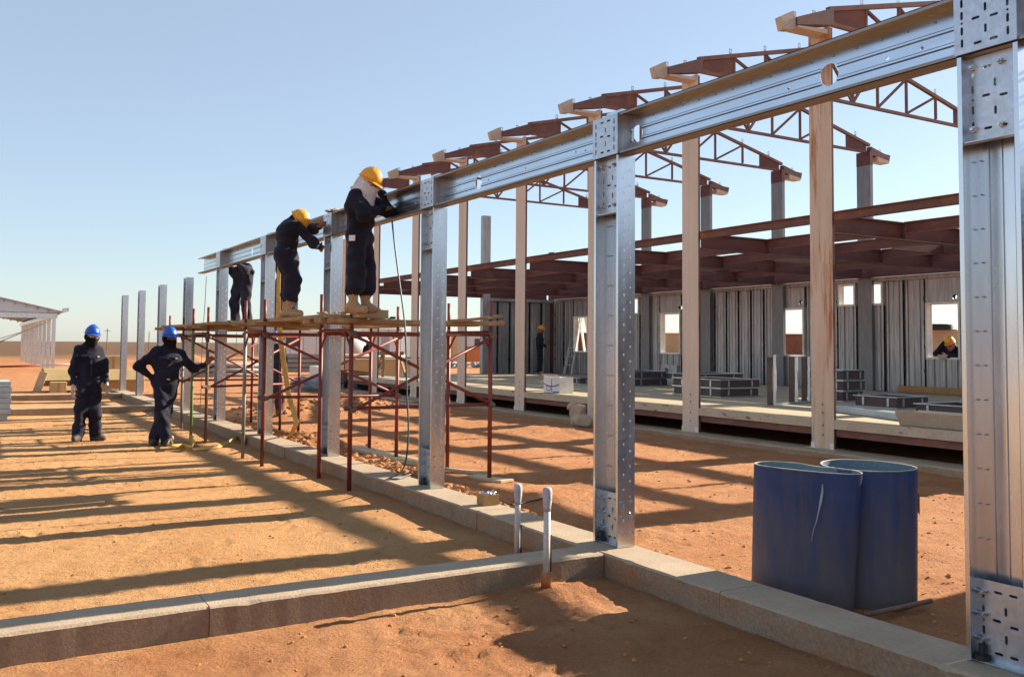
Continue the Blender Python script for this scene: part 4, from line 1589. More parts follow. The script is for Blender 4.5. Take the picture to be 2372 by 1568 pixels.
    if mask:
        S = [(head - hu * .03 + hf * .05, head - hu * .07 + hf * .05, .078, .070, 0, None, 1)]
        sv, sq_, sg = sdf_mesh([(tuple(R @ Vector(a)), tuple(R @ Vector(b)), ra, rb, g_, None, 1) for a, b, ra, rb, g_, l, s2 in S], .012, .02)
        me = bpy.data.meshes.new('face_mask')
        me.from_pydata(sv.tolist(), [], sq_.tolist())
        me.materials.append(M[mask])
        me.polygons.foreach_set('use_smooth', [True] * len(me.polygons))
        so = bpy.data.objects.new('face_mask', me)
        COL.objects.link(so)
        so.parent = t
    for (nm, c, n_, w_, h_, mt_) in patches:
        n_ = Vector(n_).normalized()
        u_ = Vector((0, 0, 1))
        s2 = n_.cross(u_).normalized()
        u_ = s2.cross(n_)
        c = Vector(c)
        mb = MB()
        mb.extrude([W(c + s2 * a * w_ / 2 + u_ * b * h_ / 2) for a, b in ((-1, -1), (1, -1), (1, 1), (-1, 1))], R @ (n_ * .006))
        mb.build(nm, M[mt_], t)
    return t


def stand(**kw):
    J = dict(pelvis=(0, 0, .95), chest=(0, .0, 1.26), neck=(0, .0, 1.45), head=(0, .035, 1.585), sr=(.158, -.01, 1.385), sl=(-.158, -.01, 1.385),
             er=(.215, -.03, 1.11), el=(-.215, -.03, 1.11), wr=(.235, .06, .88), wl=(-.235, .06, .88), hr=(.085, 0, .92), hl=(-.085, 0, .92),
             kr=(.105, .02, .50), kl=(-.105, .02, .50), ar=(.125, -.02, .09), al=(-.125, -.02, .09), tr=(.19, .1, .05), tl=(-.19, .1, .05))
    J.update(kw)
    return J


# worker on the left: upright, arms hanging, pale gloves
pz = gz(1.72, 15.93)
person('worker in navy coverall and blue helmet standing with pale gloved hands hanging down', (1.72, 15.93, pz), PI + .12,
       stand(chest=(0, 0, 1.29), neck=(0, 0, 1.49), head=(-.02, .04, 1.645), sr=(.155, -.01, 1.42), sl=(-.155, -.01, 1.42), wr=(.245, .08, .90), wl=(-.235, .10, .92), er=(.22, -.03, 1.13), el=(-.22, -.02, 1.14), tr=(.20, .1, .05), tl=(-.22, .06, .05)),
       'hat_blue', hands='glove', goggles='visor', seed=3, hand_curl=(.35, .6), head_fwd=(-.12, 1, -.1),
       patches=[('pocket_badge', (-.10, .142, 1.325), (-.1, 1, .1), .03, .016, 'carton'), ('pocket_flap', (-.09, .136, 1.345), (-.1, 1, .12), .11, .03, 'navy2'), ('pocket_flap', (.09, .136, 1.345), (.1, 1, .12), .11, .03, 'navy2'),
                ('zip_placket', (0, .142, 1.20), (0, 1, .04), .028, .36, 'navy2')])

# worker leaning on the scaffold tube, right fist on the hip, legs crossed
P2 = Vector((2.63, 14.88, 0))
P2.z = gz(2.63, 14.88)
hold = onx(487, 838, 3.31)
r2 = PI + .05
Rinv = Matrix.Rotation(-r2, 3, 'Z')
hp2 = Rinv @ (hold - P2)
person('worker in navy coverall and blue helmet leaning on a scaffold tube, hand on hip', P2, r2,
       stand(pelvis=(-.06, .0, .95), chest=(-.07, .01, 1.28), neck=(-.085, .0, 1.475), head=(-.09, .04, 1.625), sr=(.085, 0, 1.415), sl=(-.24, -.01, 1.40),
             er=(.345, -.06, 1.20), wr=(.155, -.02, 1.02), el=(-.47, .0, 1.15), wl=(hp2.x + .085, hp2.y + .01, hp2.z - .045),
             hr=(.03, 0, .92), hl=(-.15, 0, .92), kr=(.01, .05, .50), kl=(-.05, .0, .50), ar=(-.06, .10, .09), al=(.09, -.03, .09), tr=(-.10, .24, .05), tl=(.14, .1, .05)),
       'hat_blue', seed=8, hand_curl=(.9, 1.15), hand_dir=((-.8, .2, -.3), (-.7, .05, .75)), hand_nrm=((-.2, -.2, -1), (-.4, .9, .1)), head_fwd=(-.1, 1, -.06),
       patches=[('pocket_flap', (.02, .142, 1.335), (.1, 1, .12), .11, .03, 'navy2'), ('pocket_flap', (-.165, .142, 1.335), (-.1, 1, .12), .11, .03, 'navy2'), ('pocket_badge', (-.17, .145, 1.315), (-.1, 1, .1), .03, .014, 'carton'), ('belt_buckle', (-.06, .145, 1.00), (0, 1, 0), .045, .025, 'strap')])

# man with white scarf on the platform, facing the beam
PZ = 1.868
r3 = PI + .72
P3 = Vector((3.66, 9.42, PZ))
Rinv = Matrix.Rotation(-r3, 3, 'Z')
ha = Rinv @ (onx(905, 484, 3.94) - P3)
hb = Rinv @ (onx(898, 452, 3.99) - P3)
person('worker in white head scarf and yellow helmet standing on the scaffold planks', P3, r3,
       stand(pelvis=(0, .0, .88), chest=(0, .02, 1.15), neck=(0, .045, 1.315), head=(0, .10, 1.42), sr=(.165, .02, 1.255), sl=(-.165, .05, 1.255),
             er=(.225, .15, 1.04), wr=tuple(ha - Vector((.0, .10, 0))), el=(-.25, .25, 1.12), wl=tuple(hb - Vector((0.03, .09, -.02))),
             hr=(.085, .0, .85), hl=(-.085, .0, .85), kr=(.095, .02, .46), kl=(-.095, .05, .46), ar=(.10, -.02, .09), al=(-.10, .03, .09), tr=(.12, .13, .05), tl=(-.12, .17, .05)),
       'hat_yellow', face='scarf', boots='boot_tan', tall_boots=True, scarf=True, goggles='lens', seed=12, hand_curl=(.55, .4), head_fwd=(-.1, 1, -.42), hat_tilt=(.12, 0),
       group=None, patches=[('trouser_badge', (.205, .02, .80), (1, .1, .05), .07, .06, 'carton')])

# man bending to the beam
r4 = -1.74
P4 = Vector((3.52, 11.42, PZ))
Rinv = Matrix.Rotation(-r4, 3, 'Z')
ha = Rinv @ (onx(757, 567, 3.93) - P4)
hb = Rinv @ (onx(757, 530, 3.93) - P4)
person('worker in a yellow helmet with his head bowed, reaching for the beam bracket', P4, r4,
       stand(pelvis=(0, -.05, .83), chest=(.02, -.04, 1.09), neck=(.03, .01, 1.18), head=(.06, .06, 1.21), sr=(.20, .02, 1.14), sl=(-.17, .05, 1.17),
             er=(.24, .24, .94), wr=tuple(ha - Vector((.02, .10, .02))), el=(-.20, .30, 1.16), wl=tuple(hb - Vector((-.02, .10, -.02))),
             hr=(.10, -.10, .80), hl=(-.10, -.10, .80), kr=(.15, .03, .45), kl=(-.15, .04, .45), ar=(.15, -.04, .09), al=(-.14, -.03, .09), tr=(.20, .1, .05), tl=(-.16, .12, .05)),
       'hat_yellow', boots='boot_tan', tall_boots=True, seed=15, hand_curl=(.5, .5), head_fwd=(.35, .6, -.8), hat_tilt=(.1, 0))

# two men bent low behind the beam
P5 = Vector((4.42, 17.35, PZ))
person('stooping worker in dark coverall half hidden behind the far end of the beam', P5, PI / 2 + .75,
       stand(pelvis=(0, -.06, .79), chest=(0, .0, 1.0), neck=(0, .05, 1.13), head=(0, .10, 1.21), sr=(.16, .03, 1.08), sl=(-.16, .03, 1.08), er=(.24, .22, 1.0), el=(-.24, .22, 1.0),
             wr=(.16, .36, 1.12), wl=(-.16, .36, 1.12), hr=(.09, -.06, .77), hl=(-.09, -.06, .77), kr=(.12, .02, .43), kl=(-.12, .02, .43), ar=(.13, -.04, .09), al=(-.13, -.04, .09), tr=(.15, .1, .05), tl=(-.15, .1, .05)),
       'hat_white', cloth='navy', seed=21, h=.018, head_fwd=(0, .6, -.8))
P6 = Vector((4.40, 14.50, PZ))
person('stooping worker behind the beam between the sling and the man with bowed head', P6, PI / 2 + .6,
       stand(pelvis=(0, -.06, .79), chest=(0, .0, 1.0), neck=(0, .05, 1.13), head=(0, .10, 1.21), sr=(.16, .03, 1.08), sl=(-.16, .03, 1.08), er=(.24, .22, 1.0), el=(-.24, .22, 1.0),
             wr=(.16, .36, 1.12), wl=(-.16, .36, 1.12), hr=(.09, -.06, .77), hl=(-.09, -.06, .77), kr=(.12, .02, .43), kl=(-.12, .02, .43), ar=(.13, -.04, .09), al=(-.13, -.04, .09), tr=(.15, .1, .05), tl=(-.15, .1, .05)),
       'hat_white', cloth='navy', seed=22, h=.018, head_fwd=(0, .6, -.8))
# man behind the sling column on the ground
q = onz(634, 968, 0)
person('worker in blue helmet and white scarf, mostly hidden behind a galvanised column', (q.x, q.y, gz(q.x, q.y)), PI - .9, stand(), 'hat_blue', cloth='navy2', face='scarf', seed=25, h=.02)
# man inside the building
q = onz(1250, 866, .5)
person('worker in a yellow helmet standing inside by the end wall and the stepladder', (q.x, q.y, .502), -PI / 2 - .5,
       stand(wr=(.22, .20, 1.0), er=(.26, -.04, 1.13), wl=(-.2, .22, 1.0), head=(0, .04, 1.58)), 'hat_yellow', face='skin', boots='boot_tan', seed=28, h=.022)
# far man with white helmet
q = Vector((21.0, 52.0, 0))
q = onz(851, 862, 0)
person('far worker in a white helmet seen from behind beyond the timber beam', (q.x, q.y, gz(q.x, q.y)), -.3, stand(), 'hat_white', seed=31, h=.03)
# man leaning on the window sill from outside
person('worker in a yellow helmet and pink face mask leaning through the rear window', (19.42, 12.92, .52), PI / 2 + .15,
       stand(pelvis=(0, -.12, .72), chest=(.0, .06, .90), neck=(.0, .15, 1.03), head=(.02, .19, 1.13), sr=(.19, .10, .98), sl=(-.19, .10, .98), er=(.34, .22, .90), wr=(.15, .20, 1.16),
             el=(-.27, .26, .86), wl=(-.02, .36, .84), hr=(.1, -.1, .70), hl=(-.1, -.1, .70), kr=(.11, .05, .40), kl=(-.11, .05, .40), ar=(.12, -.03, .09), al=(-.12, -.03, .09), tr=(.15, .1, .05), tl=(-.15, .1, .05)),
       'hat_yellow', face='skin', hands='glove', mask='pink', seed=35, h=.02, head_fwd=(-.25, 1, -.35))

# clad end of the same building, beyond the right edge of the picture
t = thing('clad_wall', 'dark clad wall of the raised building beyond the right edge', 'wall', (10.8, -2, 0))
p = -9.0
while p < 3.4:
    mb = MB()
    mb.box(XC - .02, XC + .06, p + .004, p + 1.146, -.1, 3.6)
    mb.build('wall_panel', M['frame_brown'], t)
    p += 1.15

# ------------------------------------------------------------------ scaffolds
def leg(t, x, y, top, mt, lean=(0, 0), r=.025, red_top=True):
    z0 = gz(x, y) - .005
    tx, ty = x + lean[0], y + lean[1]
    f = (1.72 - z0) / (top - z0)
    mb = MB()
    mb.tube([(x, y, z0), (x + lean[0] * f, y + lean[1] * f, 1.72)], r, 10)
    l = mb.build('leg', M[mt], t, smooth=True)
    mb = MB()
    mb.tube([(x + lean[0] * f, y + lean[1] * f, 1.722), (tx, ty, top)], r * .82, 10)
    mb.build('spigot', M['scaffold' if red_top else mt], l, smooth=True)
    return lambda z: Vector((x + lean[0] * (z - z0) / (top - z0), y + lean[1] * (z - z0) / (top - z0), z))


def tower(label, L, R, mts, tops):
    """L, R: near and far leg of the left and the right end frame"""
    c = (Vector((*L[0], 0)) + Vector((*R[1], 0))) / 2
    t = thing('scaffold_tower', label, 'scaffold', c, 'red tubular scaffold towers')
    fl = [leg(t, *L[0], tops[0], mts[0]), leg(t, *L[1], tops[1], mts[1])]
    fr = [leg(t, *R[0], tops[2], mts[2]), leg(t, *R[1], tops[3], mts[3])]
    up = Vector((0, 0, 1))

    def tb(name, a, b, r=.0185):
        mb = MB()
        mb.tube([a, b], r, 8)
        o_ = mb.build(name, M['scaffold'], t, smooth=True)
        if name in ('ledger', 'cross_brace'):
            for e, f_ in ((a, b), (b, a)):
                d_ = (f_ - e).normalized()
                mb = MB()
                mb.tube([e - d_ * .03, e + d_ * .045], .026, 8)
                mb.build('coupler', M['pole_brown'], o_)

    for a, b in (fl, fr):
        tb('frame_rail', a(1.69), b(1.69), .02)
        # knee braces
        for p, q in ((a, b), (b, a)):
            m_ = p(1.685).lerp(q(1.685), .2)
            tb('knee_brace', p(1.48), m_, .013)
    for k in (0, 1):
        a, b = fl[k], fr[k]
        off = Vector((0, -.03 if k == 0 else .03, 0))
        if k == 0:
            tb('ledger', a(.86) + off - Vector((.05, 0, 0)), b(.86) + off)
        tb('ledger', a(1.66) + off, b(1.66) + off)
        if k == 0:
            tb('cross_brace', a(1.64) + off * 1.6, b(.86) + off * 1.6)
            tb('cross_brace', a(.84) + off * 2.6, b(1.64) + off * 2.6)
    return t


tower('red scaffold tower carrying the man in the white scarf, nearest to the camera', [(3.58, 9.40), (3.585, 10.39)], [(5.27, 9.36), (5.21, 10.32)],
      ['scaffold'] * 4, (2.15, 2.12, 2.05, 2.06))
tower('red scaffold tower under the man with bowed head, with one grey tube', [(3.30, 11.73), (3.30, 12.66)], [(5.03, 11.48), (5.09, 12.58)],
      ['scaffold', 'pole_grey', 'scaffold', 'scaffold'], (2.10, 2.12, 2.05, 2.05))
tower('scaffold tower with a green tube held by the leaning worker', [(3.285, 14.83), (3.24, 15.68)], [(4.99, 15.56), (4.95, 16.5)],
      ['pole_brown', 'pole_green', 'scaffold', 'scaffold'], (2.10, 2.10, 2.0, 2.0))
tower('farthest scaffold tower with a pale grey tube', [(3.44, 17.49), (3.38, 18.45)], [(4.92, 17.4), (4.92, 18.31)], ['pole_grey', 'scaffold', 'scaffold', 'scaffold'], (2.0, 2.05, 2.0, 2.0))


def plank(label, p, q, w=.22, h=.05, mt='plank', group='scaffold planks'):
    p, q = Vector(p), Vector(q)
    mb = MB()
    d = q - p
    n = 6
    for k in range(n):
        pass
    sag = [0, -.006, -.009, -.009, -.006, 0]
    pts = [p + d * k / 5 + Vector((0, 0, sag[k])) for k in range(6)]
    side = Vector((0, 0, 1)).cross(d).normalized() * w
    mb.ribbon(pts, side, h)
    o = mb.build('plank', M[mt], None, bevel=.004)
    tag(o, label, 'plank', group)
    return o


zb = 1.797
for k, (y, a, b) in enumerate([(9.46, 3.36, 5.44), (9.70, 3.30, 5.60), (9.95, 3.40, 5.38), (10.20, 3.34, 5.52)]):
    plank('scaffold plank laid across the nearest tower, %s from the front' % ['first', 'second', 'third', 'fourth'][k], (a, y, zb), (b, y + random.uniform(-.05, .05), zb + (.01 if k == 1 else 0)))
plank('plank tilted up on the right end of the nearest scaffold', (4.75, 9.34, 1.815), (5.42, 9.42, 1.885), .16, .03)
for k, (x, a, b) in enumerate([(3.42, 13.05, 9.55), (3.66, 12.6, 9.22)]):
    plank('long walkway plank linking two scaffold towers, %s' % ['outer one', 'one next to the beam'][k], (x, a, 1.845), (x + .03, b, 1.845), .22, .042, 'plank_y')
for k, (y, a, b) in enumerate([(11.75, 3.15, 5.2), (12.1, 3.2, 5.25), (12.5, 3.1, 5.15)]):
    plank('plank across the second scaffold tower, %s' % ['near one', 'middle one', 'far one'][k], (a, y, zb), (b, y, zb))
for k, (x, a, b) in enumerate([(3.36, 18.6, 14.3), (3.62, 18.2, 14.6), (4.36, 18.4, 13.9), (4.60, 18.3, 13.9)]):
    plank('walkway plank of the farther towers, %s' % ['outermost', 'just outside the beam', 'just behind the beam', 'rearmost'][k], (x, a, 1.845), (x, b, 1.845), .22, .042, 'plank_y')
for k, y in enumerate((15.0, 15.6, 17.6, 18.3)):
    plank('short bearer plank on the farther towers, %s' % ['first', 'second', 'third', 'last'][k], (3.1, y, zb), (5.15, y, zb))
plank('pale sole board on the ground under the scaffold feet', (4.98, 12.95, gz(5, 12.5) + .03), (5.12, 10.9, gz(5, 11.2) + .03), .26, .045, 'timber_pale', 'boards on the ground')
plank('short sole board under the nearest right scaffold leg', (5.20, 9.62, gz(5.2, 9.5) + .02), (5.33, 9.05, gz(5.3, 9.2) + .02), .2, .03, 'timber_pale', 'boards on the ground')
plank('thin stick of timber lying beside the nearest scaffold', (5.10, 10.15, gz(5.1, 10.1) + .03), (5.42, 9.66, gz(5.4, 9.7) + .03), .05, .04, 'timber_pale', 'boards on the ground')

# things lying on the planks
o = MB()
c = ony(867, 737, 9.46)
c2 = ony(900, 737, 9.46)
o.box(c.x, c2.x, 9.46, 9.60, 1.8225, 1.92)
t = thing('cardboard_box', 'small brown cardboard box on the scaffold planks', 'box', (c.x, 9.5, 1.82))
o.build('carton', M['card_pale'], t, bevel=.003)
mb = MB()
mb.box((c.x + c2.x) / 2 - .015, (c.x + c2.x) / 2 + .015, 9.459, 9.601, 1.9205, 1.922)
mb.build('tape', M['card'], t)
mb = MB()
for k in range(7):
    mb.blob((3.50 + random.uniform(-.12, .12), 9.75 + random.uniform(-.15, .15), 1.885), random.uniform(.02, .045), k, squash=.5)
tag(mb.build('rope_scraps', M['plank_y'], None), 'loose scraps of rope and wood by the boots on the planks', 'scraps')
mb = MB()
for k in range(6):
    mb.blob((3.99 + random.uniform(-.05, .05), 11.25 + random.uniform(-.12, .12), BZ1 + .03), random.uniform(.04, .075), 40 + k, squash=.45)
tag(mb.build('rag', M['sack'], None), 'crumpled brown rag lying on top of the beam', 'rag')
mb = MB()
mb.box(c2.x + .04, c2.x + .09, 9.47, 9.52, 1.8225, 1.85)
mb.box(c2.x + .05, c2.x + .08, 9.521, 9.6, 1.8225, 1.838)
tag(mb.build('hand_tool', M['black'], None), 'small black tool beside the box on the planks', 'tool')

# yellow sling hanging from the beam
yS = onx(650, 560, 3.94).y
bot = onz(672, 1014, .06)
pts = [(4.13, yS, 2.75), (4.13, yS, 3.1), (4.125, yS, 3.225), (4.04, yS, 3.24), (3.95, yS, 3.235), (3.925, yS, 3.15), (3.925, yS + .01, 2.8), (3.93, yS + .03, 2.2), (3.95, yS + .08, 1.9),
       (4.05, yS + .12, 1.3), (4.12, yS + .05, .8), (4.2, yS - .10, .4), tuple(bot)]
t = thing('yellow_sling', 'yellow webbing sling hanging from the beam to the rubble', 'sling', tuple(bot))
mb = MB()
wv = [Vector((0, .075, 0))] * 6 + [Vector((.035, -.04, 0))] + [Vector((.05, -.035, 0))] + [Vector((.065, -.035, 0))] * 5
mb.ribbon(pts, wv, .006)
mb.build('webbing', M['strap'], t)
t = thing('ground_sling', 'yellow webbing sling lying in loops on the ground by the leaning worker', 'sling', tuple(onz(445, 1035, 0)))
loop = [(402, 1020), (390, 1026), (388, 1036), (400, 1043), (425, 1040), (445, 1044), (450, 1034), (438, 1022), (448, 1016)]
mb = MB()
pp = [onz(a, b, 0) for a, b in loop]
mb.ribbon([Vector((v.x, v.y, gz(v.x, v.y) + .055 + (.02 * (k % 2)))) for k, v in enumerate(pp)], [Vector((.05 * math.sin(k * 1.3), .05 * math.cos(k), .055 + .03 * math.sin(k * 2.1))) for k in range(len(pp))], .006)
mb.build('loop', M['strap'], t)
mb = MB()
pp = [onz(a, b, 0) for a, b in [(447, 1042), (480, 1040), (505, 1037), (530, 1030), (552, 1020), (568, 1010), (582, 1004), (585, 1014), (575, 1026), (560, 1030)]]
mb.ribbon([Vector((v.x, v.y, gz(v.x, v.y) + .02 + .045 * min(k, 5) / 5)) for k, v in enumerate(pp)], [Vector((.01, .10 - .012 * k, .02 + .012 * k)) for k in range(len(pp))], .006)
mb.build('loop', M['strap'], t)


def smooth_path(pts, n=6):
    out = []
    P = [Vector(p) for p in pts]
    for i in range(len(P) - 1):
        a, b, c, d = P[max(i - 1, 0)], P[i], P[i + 1], P[min(i + 2, len(P) - 1)]
        for k in range(n):
            t_ = k / n
            out.append(.5 * ((2 * b) + (c - a) * t_ + (2 * a - 5 * b + 4 * c - d) * t_ ** 2 + (3 * b - a - 3 * c + d) * t_ ** 3))
    out.append(P[-1])
    return out


def cable(label, pts, r, mt='hose'):
    mb = MB()
    mb.tube(smooth_path(pts), r, 7)
    tag(mb.build('cable', M[mt], None, smooth=True), label, 'cable')


cable('teal cable hanging from the beam past the planks down to the footing', [onx(908, 512, 3.945), onx(915, 575, 3.94), onx(926, 660, 3.935), onx(936, 735, 3.93), onx(940, 800, 3.93), onx(942, 900, 3.94), onx(946, 1000, 3.95),
                                                                              onx(938, 1075, 3.93), onz(918, 1100, .155), onz(902, 1108, .152), onz(925, 1108, .152), onz(955, 1098, .152), onz(985, 1105, .152)], .009)
cable('thin grey cable hanging from the free end of the beam', [onx(478, 640, 3.96), onx(475, 700, 3.97), onx(468, 800, 4.0), onx(466, 900, 4.0), onx(463, 960, 4.0), onx(470, 985, 4.02), onx(480, 990, 4.05)], .006)
cable('black cable snaking over the footing behind the box of bolts', [onz(1040, 1136, .02), onz(1090, 1140, .02), onz(1150, 1152, .03), onz(1180, 1168, .05), onz(1205, 1166, .04), onz(1240, 1158, .03), onz(1275, 1150, .02)], .008, 'black')
cable('dark cord lying behind the leaning worker', [onz(300, 966, .02), onz(330, 962, .02), onz(352, 957, .03), onz(368, 962, .02), onz(378, 957, .03)], .008, 'black')

# ------------------------------------------------------------------ foreground objects
# cut drums


def cdp(x, y):
    return (2250 + x / 2.613) / 1.3697, (1400 + y / 2.613) / 1.3697


def drum(label, loop, zt, bot, mats, scratch=False, seed=0):
    """loop: closed outline (x, y) of the rim; bot: offset and scale of the foot outline"""
    n = len(loop)
    cx_ = sum(p[0] for p in loop) / n
    cy_ = sum(p[1] for p in loop) / n
    t = thing('cut_drum', label, 'drum', (cx_, cy_, 0), 'blue plastic drums with the tops cut off')
    r_ = random.Random(seed)
    wob = [.0025 * math.sin(4 * PI * k / n + seed) + r_.uniform(-.0008, .0008) for k in range(n)]
    mb = MB()
    lev = 10
    V, Fs = [], []

    def at(k, f, inset=0.0):
        p = loop[k % n]
        s_ = bot[2] + (1 - bot[2]) * f
        x = cx_ + (p[0] - cx_) * s_ + bot[0] * (1 - f)
        y = cy_ + (p[1] - cy_) * s_ + bot[1] * (1 - f)
        d = math.hypot(x - cx_, y - cy_) or 1
        return x - (x - cx_) / d * inset, y - (y - cy_) / d * inset

    for l in range(lev + 1):
        f = l / lev
        for k in range(n):
            x, y = at(k, f)
            V.append((x, y, -.02 + (zt + .02) * f + (wob[k % n] if l == lev else 0)))
    for l in range(lev):
        for k in range(n):
            Fs.append((l * n + k, l * n + (k + 1) % n, (l + 1) * n + (k + 1) % n, (l + 1) * n + k))
    mb.add(V, Fs)
    w = mb.build('wall', M['drum'], t, smooth=True)
    mb = MB()
    V, Fs = [], []
    for l in range(lev + 1):
        f = l / lev
        for k in range(n):
            x, y = at(k, f, .009)
            V.append((x, y, -.02 + (zt + .02) * f + (wob[k % n] if l == lev else 0)))
    for l in range(lev):
        for k in range(n):
            Fs.append((l * n + k, (l + 1) * n + k, (l + 1) * n + (k + 1) % n, l * n + (k + 1) % n))
    mb.add(V, Fs)
    mb.build('lining', M['drum_in'], t, smooth=True)
    mb = MB()
    V, Fs = [], []
    for k in range(n):
        for ins, dz in ((-.0008, -.004), (-.0008, .001), (.0098, .001), (.0098, -.004)):
            x, y = at(k, 1, ins)
            V.append((x, y, zt + wob[k % n] + dz))
    for k in range(n):
        j = (k + 1) % n
        for q in range(4):
            Fs.append((k * 4 + q, j * 4 + q, j * 4 + (q + 1) % 4, k * 4 + (q + 1) % 4))
    mb.add(V, Fs)
    mb.build('cut_rim', M['drum_rim'], t, smooth=True)
    return t, at, n


ZT = .80
o1 = [(360, 180), (400, 162), (500, 150), (640, 160), (780, 186), (900, 196), (1000, 205), (1120, 228), (1215, 252), (1240, 268), (1228, 282), (1150, 288), (1040, 278), (900, 264), (760, 252),
      (620, 238), (500, 222), (410, 204)]
lp = []
ea, eb = Vector((4.47, 4.39)), Vector((4.62, 3.70))      # ends of the flattened oval
ec, el_ = (ea + eb) / 2, (eb - ea).length / 2
ed = (eb - ea).normalized()
en = Vector((-ed.y, ed.x))
for k in range(56):
    a = 2 * PI * k / 56
    back = math.sin(a) > 0
    w_ = .165 * (1 - (.42 * math.exp(-((math.cos(a) - .05) / .38) ** 2) if back else 0))
    p_ = ec + ed * el_ * math.cos(a) + en * w_ * abs(math.sin(a)) ** .85 * (1 if back else -1)
    lp.append((p_.x, p_.y))
t, at, n = drum('squashed blue drum with a white scratch, front one of the two', lp, ZT, (-.02, .035, .94), None, seed=4)
mb = MB()
sc = [(940, 355), (938, 420), (925, 500), (908, 580), (890, 660), (868, 720), (855, 780), (850, 830)]
wd = [.006, .013, .015, .008, .006, .005, .003, .002]


def hit(px, py):
    """nearest crossing of the pixel ray with the front wall of the drum"""
    d = ray(*cdp(px, py))
    best = None
    for s_ in np.linspace(3.5, 7.5, 800):
        p = Vector((0, 0, HCAM)) + d * float(s_)
        f = min(max(p.z / ZT, 0), 1)
        pts = [at(k, f) for k in range(n)]
        ins = False
        j = n - 1
        for i in range(n):
            if (pts[i][1] > p.y) != (pts[j][1] > p.y) and p.x < (pts[j][0] - pts[i][0]) * (p.y - pts[i][1]) / (pts[j][1] - pts[i][1]) + pts[i][0]:
                ins = not ins
            j = i
        if ins:
            return p - d * .008
    return None


hs = [hit(*q) for q in sc]
if all(h is not None for h in hs):
    mb.ribbon(hs, [Vector((.5, -.8, 0)).normalized() * w for w in wd], .003)
    mb.build('scratch', M['scratch'], t)
lp = []
cen = Vector((4.98, 3.93))
for k in range(40):
    a = 2 * PI * k / 40
    lp.append((cen.x + .285 * math.cos(a), cen.y + .295 * math.sin(a)))
t, at, n = drum('round blue drum standing behind the squashed one', lp, ZT, (-.03, .0, 1.02), None, seed=5)
mb = MB()
mb.ribbon([(cen.x + .2795 * math.cos(a) + .012 * math.cos(a), cen.y + .29 * math.sin(a) + .012 * math.sin(a), .58) for a in (-.95, -.88, -.8, -.72)], Vector((0, 0, .13)), .003)
mb.build('torn_label', M['card'], t)
mb = MB()
a, b = onz(*cdp(1290, 1466), 0), onz(*cdp(1840, 1362), 0)
mb.tube([(a.x, a.y, .02), (b.x, b.y, .03)], .016, 8)
tag(mb.build('rusty_rod', M['pole_brown'], None, smooth=True), 'brown rod on the ground behind the drums', 'rod')


def pvc(label, x, y, top, sleeve):
    t = thing('pvc_pipe', label, 'pipe', (x, y, 0), 'white pipe stubs by the footing junction')
    mb = MB()
    mb.tube([(x, y, -.05), (x + .004, y, top - .12)], .022, 14)
    mb.build('pipe', M['pvc'], t, smooth=True)
    mb = MB()
    mb.tube([(x + .004, y, top - .15), (x + .004, y, top - .12), (x + .005, y, top - .08), (x + .005, y, top - .03), (x + .004, y, top - .008), (x + .004, y, top)], [.023, .025, .030, .031, .028, .024], 14)
    mb.build('tape_wrap', M['tape'], t, smooth=True)
    mb = MB()
    mb.tube([(x + .028, y - .008, .0), (x + .028, y - .008, top - .30)], .006, 6)
    mb.build('conduit_wire', M['black'], t)
    if sleeve:
        mb = MB()
        mb.tube([(x, y, .0), (x, y, .105)], .033, 14)
        mb.build('clay_sleeve', M['terracotta'], t, smooth=True)


pvc('white pipe stub standing behind the cross footing', 3.58, 5.93, .515, False)
pvc('white pipe stub with a clay sleeve in front of the cross footing', 3.25, 5.02, ony(1256, 1130, 5.02).z, True)

# box of bolts
t = thing('bolt_box', 'small open cardboard box full of shiny bolts on the footing', 'box', (4.03, 7.18, KZ))
bx, by, bz = 4.03, 7.18, KZ + .004
mb = MB()
w, d_, h_ = .155, .13, .088
mb.box(bx - w / 2, bx + w / 2, by - d_ / 2, by - d_ / 2 + .004, bz, bz + h_)
mb.box(bx - w / 2, bx + w / 2, by + d_ / 2 - .004, by + d_ / 2, bz, bz + h_)
mb.box(bx - w / 2, bx - w / 2 + .004, by - d_ / 2 + .0045, by + d_ / 2 - .0045, bz, bz + h_ + .005)
mb.box(bx + w / 2 - .004, bx + w / 2, by - d_ / 2 + .0045, by + d_ / 2 - .0045, bz, bz + h_)
mb.box(bx - w / 2 + .0045, bx + w / 2 - .0045, by - d_ / 2 + .0045, by + d_ / 2 - .0045, bz, bz + h_ - .03)
mb.build('carton', M['card'], t)
mb = MB()
for k in range(70):
    c = Vector((bx + random.uniform(-.06, .06), by + random.uniform(-.05, .05), bz + h_ - .02 + random.uniform(0, .03)))
    d3 = Vector((random.uniform(-1, 1), random.uniform(-1, 1), random.uniform(-.4, .6))).normalized()
    mb.tube([c, c + d3 * .03], .004, 5)
    mb.tube([c, c - d3 * .007], .009, 6)
mb.build('bolts', M['bolt'], t)

# ------------------------------------------------------------------ things on the raised floor
DZ = .503


